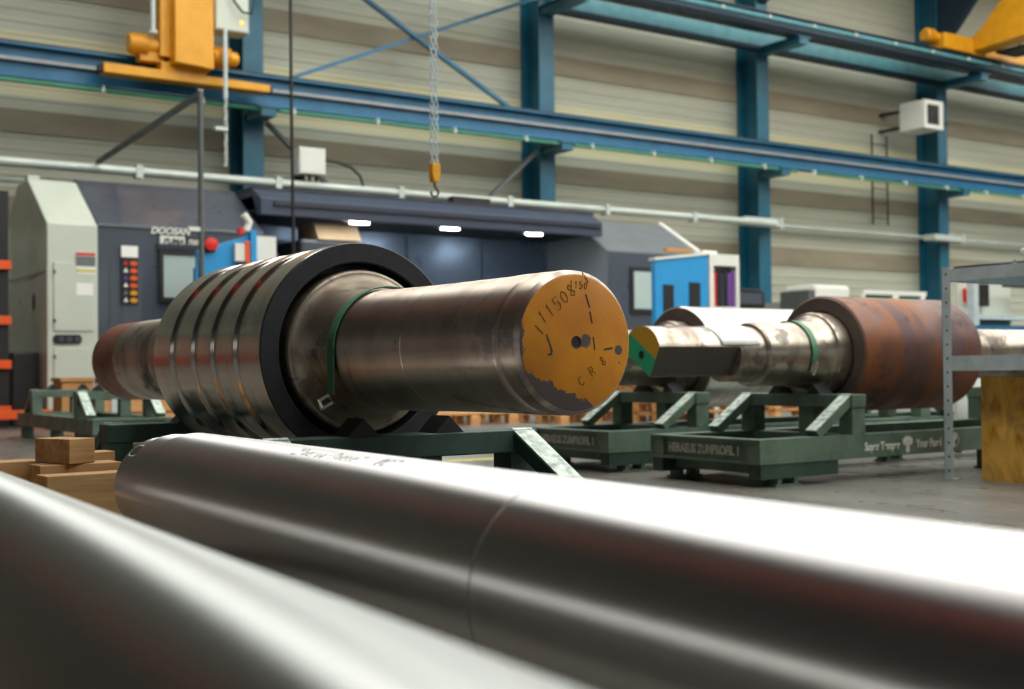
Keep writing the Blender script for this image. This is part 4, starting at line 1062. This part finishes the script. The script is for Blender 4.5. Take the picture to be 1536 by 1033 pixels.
RB, q = second_roll('flat_ended_roll', 'roll with rusty brown barrel and green and ochre flat end', 4.36, 5.19, 0.728, M['rust'], None, True)
strap(RB, 0.1995, 1.135, 0.045, rad(40), rad(200), M['strap'], rad(203))
RC, q = second_roll('smooth_roll', 'roll with shiny pale barrel lying behind the rusty one', 4.36, 6.49, 0.728, M['shiny'], None, False)
# sheet of paper draped on the neck of the rusty roll
bm = bmesh.new(); n = 14; rows = []
for i in range(n+1):
    row = []
    for j in range(9):
        a = rad(66+96*j/8); lift = 0.004*math.sin(PI*i/n)*(j/8) + 0.01*max(0, j/8-0.7)
        r = 0.1605 + lift + 0.026*max(0.0, (i/n-0.85)/0.15)*0.2
        row.append(bm.verts.new((4.78+0.30*i/n+0.05*(j/8)-0.01, 5.19+r*math.cos(a), 0.728+r*math.sin(a))))
    rows.append(row)
for i in range(n):
    for j in range(8): bm.faces.new((rows[i][j], rows[i+1][j], rows[i+1][j+1], rows[i][j+1]))
bmesh.ops.scale(bm, vec=(1, 1, 1), verts=bm.verts)
o = solo('paper_sheet', bm, M['paper'], 'white sheet of paper draped over the neck of the rusty roll', 'paper', loc=(4.9, 5.19, 0.89), smooth=True)
sol = o.modifiers.new('thickness', 'SOLIDIFY'); sol.thickness = 0.0015; sol.offset = 1

# ------------------------------------------------------------------ foreground ground rollers
YAW = rad(2.33)
def fore(name, label, a, h, far, mat, profile):
    # a lateral distance from the camera, far = distance of the far end, axis yawed by YAW
    d = Vector((math.sin(YAW), math.cos(YAW), 0)); p = Vector((math.cos(YAW), -math.sin(YAW), 0))
    loc = d*far + p*a; loc.z = 0.65-h
    T = roll_empty(name, label, tuple(loc), (0, 0, 0), 'ground steel rollers in the foreground')
    T.rotation_euler = (PI/2, 0, -YAW)      # local Z -> towards the camera (-Y)
    T['base'] = (0, 0, 0)
    return T
F1 = fore('steel_roller', 'bright ground steel roller crossing the foreground with a slotted far end', 0.984, 0.3125, 3.5, M['roller'], None)
lathe_obj('journal', [(0.0, 0.0), (0.122, 0.0), (0.134, 0.03), (0.136, 0.034), (0.136, 0.150), (0.138, 0.155), (0.147, 0.158), (0.149, 0.162), (0.149, 0.33)], M['roller'], F1, cap=(False, False))
lathe_obj('body', [(0.149, 0.33), (0.156, 0.332), (0.159, 0.338), (0.159, 4.6), (0.13, 4.62), (0, 4.62)], M['roller'], F1, 160, cap=(False, False))
F2 = fore('steel_roller', 'nearest blurred steel roller filling the bottom left corner', 0.305, 0.3125, 3.45, M['roller2'], None)
lathe_obj('body', [(0, 0), (0.15, 0.0), (0.159, 0.01), (0.159, 4.4), (0.15, 4.41), (0, 4.41)], M['roller2'], F2, 160, cap=(False, False))
lathe_obj('scribed_ring', [(0.1588, 2.04), (0.1592, 2.0405), (0.1592, 2.0455), (0.1588, 2.046)], M['ring_line'], F1, 160, smooth=False, cap=(False, False))
# slot hole on the journal of F1
def on_cyl(r, t, a): return (r*math.cos(a), r*math.sin(a), t)
def slot_patch(name, mat, r, k_t, k_a):
    bm = bmesh.new(); rows = []
    for i in range(13):
        u = -1+2*i/12; hw = k_a*math.sqrt(max(0.0, 1-u**4))
        rows.append([bm.verts.new(on_cyl(r, 0.085+u*k_t, rad(130)+hw*w_)) for w_ in (-1, -0.5, 0, 0.5, 1)])
    for A_, B_ in zip(rows, rows[1:]):
        for k in range(4): bm.faces.new((A_[k], A_[k+1], B_[k+1], B_[k]))
    bmesh.ops.remove_doubles(bm, verts=bm.verts, dist=1e-5)
    return link(name, bm, mat, F1, world=False)
slot_patch('slot_rim', M['whiteb'], 0.1372, 0.040, 0.165)
slot_patch('slot', M['dark'], 0.1380, 0.034, 0.130)
# handwriting on F1
for word, dt, sz in (('2Pqeroo-Rqene1', 0.0, 0.032), ('8C7', 0.38, 0.034)):
    bm = bmesh.new()
    for ln in strokes2d(word, sz, 0.72):
        for (x, y), (x2, y2) in zip(ln, ln[1:]):
            bar(bm, on_cyl(0.1592, 1.14+dt+x, rad(111)-y/0.159), on_cyl(0.1592, 1.14+dt+x2, rad(111)-y2/0.159), 0.0022, 0.0008, on_cyl(1, 0, rad(105)))
    o = link('handwriting', bm, M['ink'], F1, world=False, label='black handwritten note'); o['kind'] = 'stuff'
# timbers that carry the rollers
for k, y in enumerate((2.75, 0.3)):
    t = thing('support_timber', ('far' if k == 0 else 'near') + ' timber bearer under the two foreground rollers', 'timber', (0.7, y, 0), group='bearers under the foreground rollers')
    link('beam', B(((0.05, 1.35), (y-0.09, y+0.09), (0, 0.178))), M['oldwood'], t)
    for cx in (0.305 + y*0.04, 0.984+y*0.04):
        for s in (-1, 1):
            bm = bmesh.new(); prism(bm, [(cx+s*0.085, 0.178), (cx+s*0.17, 0.178), (cx+s*0.17, 0.25), (cx+s*0.142, 0.25)], 1, y-0.06, y+0.06)
            link('chock', bm, M['oldwood'], t)

# ------------------------------------------------------------------ timber pile at the left
def timber(x, y, z, w, d, h, rot, label, mat='wood'):
    bm = B(((-w/2, w/2), (-d/2, d/2), (0, h)))
    o = link('timber_block', bm, M[mat], bevel=0.003)
    o.location = (x, y, z); o.rotation_euler = (0, 0, rot)
    o['base'] = (x, y, z)
    return tag(o, label, 'timber', 'timber blocks piled at the left')
timber(1.06, 3.93, 0.0, 0.30, 0.10, 0.345, rad(4), 'large upright timber block with a knot, front of the pile')
timber(1.05, 4.10, 0.0, 0.30, 0.2, 0.28, rad(3), 'wide timber block hidden low behind the front block')
timber(1.06, 4.10, 0.281, 0.26, 0.11, 0.085, rad(3), 'timber block in the second row with a bright top edge')
timber(1.20, 4.12, 0.281, 0.02, 0.1, 0.08, rad(3), 'thin timber end slice at the right of the second row', 'wood2')
timber(1.03, 4.12, 0.367, 0.10, 0.17, 0.08, rad(24), 'short timber block lying on top of the pile')
timber(1.26, 4.02, 0.0, 0.09, 0.12, 0.27, rad(3), 'narrow timber block at the right next to the roller end', 'wood2')
timber(0.89, 4.30, 0.0, 0.18, 0.12, 0.37, rad(5), 'tall timber block standing at the left rear of the pile')
timber(1.17, 4.36, 0.0, 0.15, 0.1, 0.385, rad(3), 'timber block peeping out behind the top block', 'wood2')
timber(0.75, 3.95, 0.0, 0.24, 0.28, 0.24, rad(-12), 'low timber block partly hidden by the nearest roller', 'wood2')

# ------------------------------------------------------------------ shelf rack with crate at the right
t = thing('shelf_rack', 'grey galvanised slotted-angle shelf rack at the right edge', 'rack', (6.4, 3.7, 0))
xa, xb, ya, yb = 6.0, 6.85, 2.6, 4.47
for (x, y, sx, sy) in ((xa, yb, 1, -1), (xb, yb, -1, -1), (xa, ya, 1, 1), (xb, ya, -1, 1)):
    bm = bmesh.new()
    bx(bm, (min(x, x+sx*0.045), max(x, x+sx*0.045)), (min(y, y+sy*0.003), max(y, y+sy*0.003)), (0.005, 1.21))
    bx(bm, (min(x, x+sx*0.003), max(x, x+sx*0.003)), (min(y, y+sy*0.06), max(y, y+sy*0.06)), (0.005, 1.21))
    p = link('post', bm, M['galv'], t)
    for k in range(15):
        z = 0.05+k*0.08
        bm = bmesh.new(); prism(bm, [(y+sy*0.032+0.006*math.cos(2*PI*q/10), z+0.008*math.sin(2*PI*q/10)) for q in range(10)], 0, min(x-sx*0.0008, x), max(x-sx*0.0008, x)); link('slot_hole', bm, M['dark'], p)
    link('foot', B(((x-0.004 if sx > 0 else x-0.05, x+0.05 if sx > 0 else x+0.004), (min(y, y+sy*0.065), max(y, y+sy*0.065)), (0, 0.006))), M['galv'], t)
for (z0, z1) in ((1.13, 1.2), (0.62, 0.705)):
    s = link('shelf', B(((xa+0.004, xb-0.004), (ya+0.004, yb-0.004), (z1-0.006, z1))), M['galv'], t)
    link('shelf_lip', B(((xa+0.0035, xa+0.0055), (ya+0.06, yb-0.06), (z0, z1)), ((xb-0.0055, xb-0.0035), (ya+0.06, yb-0.06), (z0, z1)), ((xa+0.045, xb-0.045), (yb-0.0055, yb-0.0035), (z0, z1))), M['galv'], s)
# things on the top shelf
solo('metal_tray', B(((6.2, 6.75), (3.2, 4.1), (1.26, 1.3)), ((6.24, 6.7), (3.3, 4.0), (1.2, 1.26))), M['whiteb'], 'pale metal tray stack on the top shelf at the right edge', 'tray', loc=(6.45, 3.7, 1.2), bevel=0.01)
bm = bmesh.new(); tube(bm, [(6.05, 4.42, 1.208), (6.12, 4.3, 1.215), (6.1, 4.15, 1.21), (6.2, 4.05, 1.22)], 0.012, 8); bx(bm, (6.1, 6.3), (4.1, 4.3), (1.2, 1.215))
solo('dark_cloth', bm, M['dark'], 'flat dark scrap lying on the top shelf near the post', 'scrap', loc=(6.15, 4.25, 1.2))
bm = bmesh.new(); lathe(bm, [(0, 0), (0.02, 0), (0.02, 0.012), (0.01, 0.014), (0.01, 0.03), (0, 0.03)], 12, (False, False)); bmesh.ops.translate(bm, verts=bm.verts, vec=(6.12, 4.08, 1.2))
solo('bolt', bm, M['fresh'], 'small bright bolt standing on the top shelf', 'bolt', loc=(6.12, 4.08, 1.2))
# crate under the second shelf
t = thing('board_crate', 'stained orange-brown chipboard crate under the shelf rack', 'crate', (6.4, 3.7, 0))
link('front_board', B(((6.08, 6.1), (3.1, 4.28), (0.012, 0.585))), M['osb'], t)
link('end_board', B(((6.1, 6.7), (4.26, 4.28), (0.012, 0.585))), M['osb'], t)
link('back_board', B(((6.7, 6.72), (3.1, 4.28), (0.012, 0.585))), M['osb'], t)
link('near_board', B(((6.1, 6.7), (3.1, 3.12), (0.012, 0.585))), M['osb'], t)
link('base_board', B(((6.08, 6.72), (3.1, 4.28), (0, 0.012))), M['osb'], t)
link('filling', B(((6.1, 6.7), (3.12, 4.26), (0.012, 0.5))), M['dark'], t)
# white sign board behind the rack
t = thing('notice_board', 'white notice board with a red ring sign behind the shelf rack', 'sign', (8.3, 5.9, 0))
link('panel', B(((7.88, 8.3), (5.75, 5.78), (0.16, 0.60))), M['paper'], t)
link('leg', B(((8.22, 8.26), (5.76, 5.79), (0, 0.16))), M['greend'], t)
link('leg', B(((7.9, 7.94), (5.76, 5.79), (0, 0.16))), M['greend'], t)
bm = bmesh.new(); lathe(bm, [(0.026, 0), (0.04, 0), (0.04, 0.003), (0.026, 0.003)], 24, (False, False)); bx(bm, (-0.03, 0.03), (-0.006, 0.006), (0, 0.003))
bmesh.ops.transform(bm, matrix=Matrix.Translation((8.06, 5.75, 0.535)) @ Matrix.Rotation(PI/2, 4, 'X') @ Matrix.Rotation(rad(45), 4, 'Z'), verts=bm.verts); link('ring_sign', bm, M['red'], t)
# measuring station seen between the shelves
t = thing('tool_station', 'pale grey tool station with red box seen between the rack shelves', 'workstation', (14, 9.6, 0))
GX, GY = 13.45, 9.4
link('table_top', B(((GX-0.3, GX+1.8), (GY-0.1, GY+0.8), (1.06, 1.14))), M['bluebeam'], t)
for x in (GX-0.25, GX+1.7):
    for y in (GY-0.05, GY+0.7): link('leg', B(((x, x+0.06), (y, y+0.06), (0, 1.06))), M['iron'], t)
for x in (GX-0.2, GX+1.0): link('frame_post', B(((x, x+0.1), (GY, GY+0.1), (1.14, 1.74))), M['galv'], t)
link('back_sheet', B(((GX-0.1, GX+1.0), (GY+0.3, GY+0.33), (1.14, 1.7))), M['white'], t)
link('red_case', B(((GX+0.0, GX+0.14), (GY+0.2, GY+0.3), (1.45, 1.62))), M['red'], t)
link('dark_slot', B(((GX+0.2, GX+0.4), (GY+0.2, GY+0.3), (1.4, 1.68))), M['iron'], t)
link('lower_tray', B(((GX-0.1, GX+1.0), (GY+0.0, GY+0.3), (1.22, 1.27))), M['galv'], t)
link('orange_strap', B(((GX+1.15, GX+1.4), (GY, GY+0.1), (1.4, 1.7))), M['orange'], t)
link('dark_arm', B(((GX+0.5, GX+1.1), (GY, GY+0.08), (1.64, 1.7)), ((GX+1.2, GX+1.3), (GY, GY+0.1), (1.14, 1.6))), M['dark'], t)
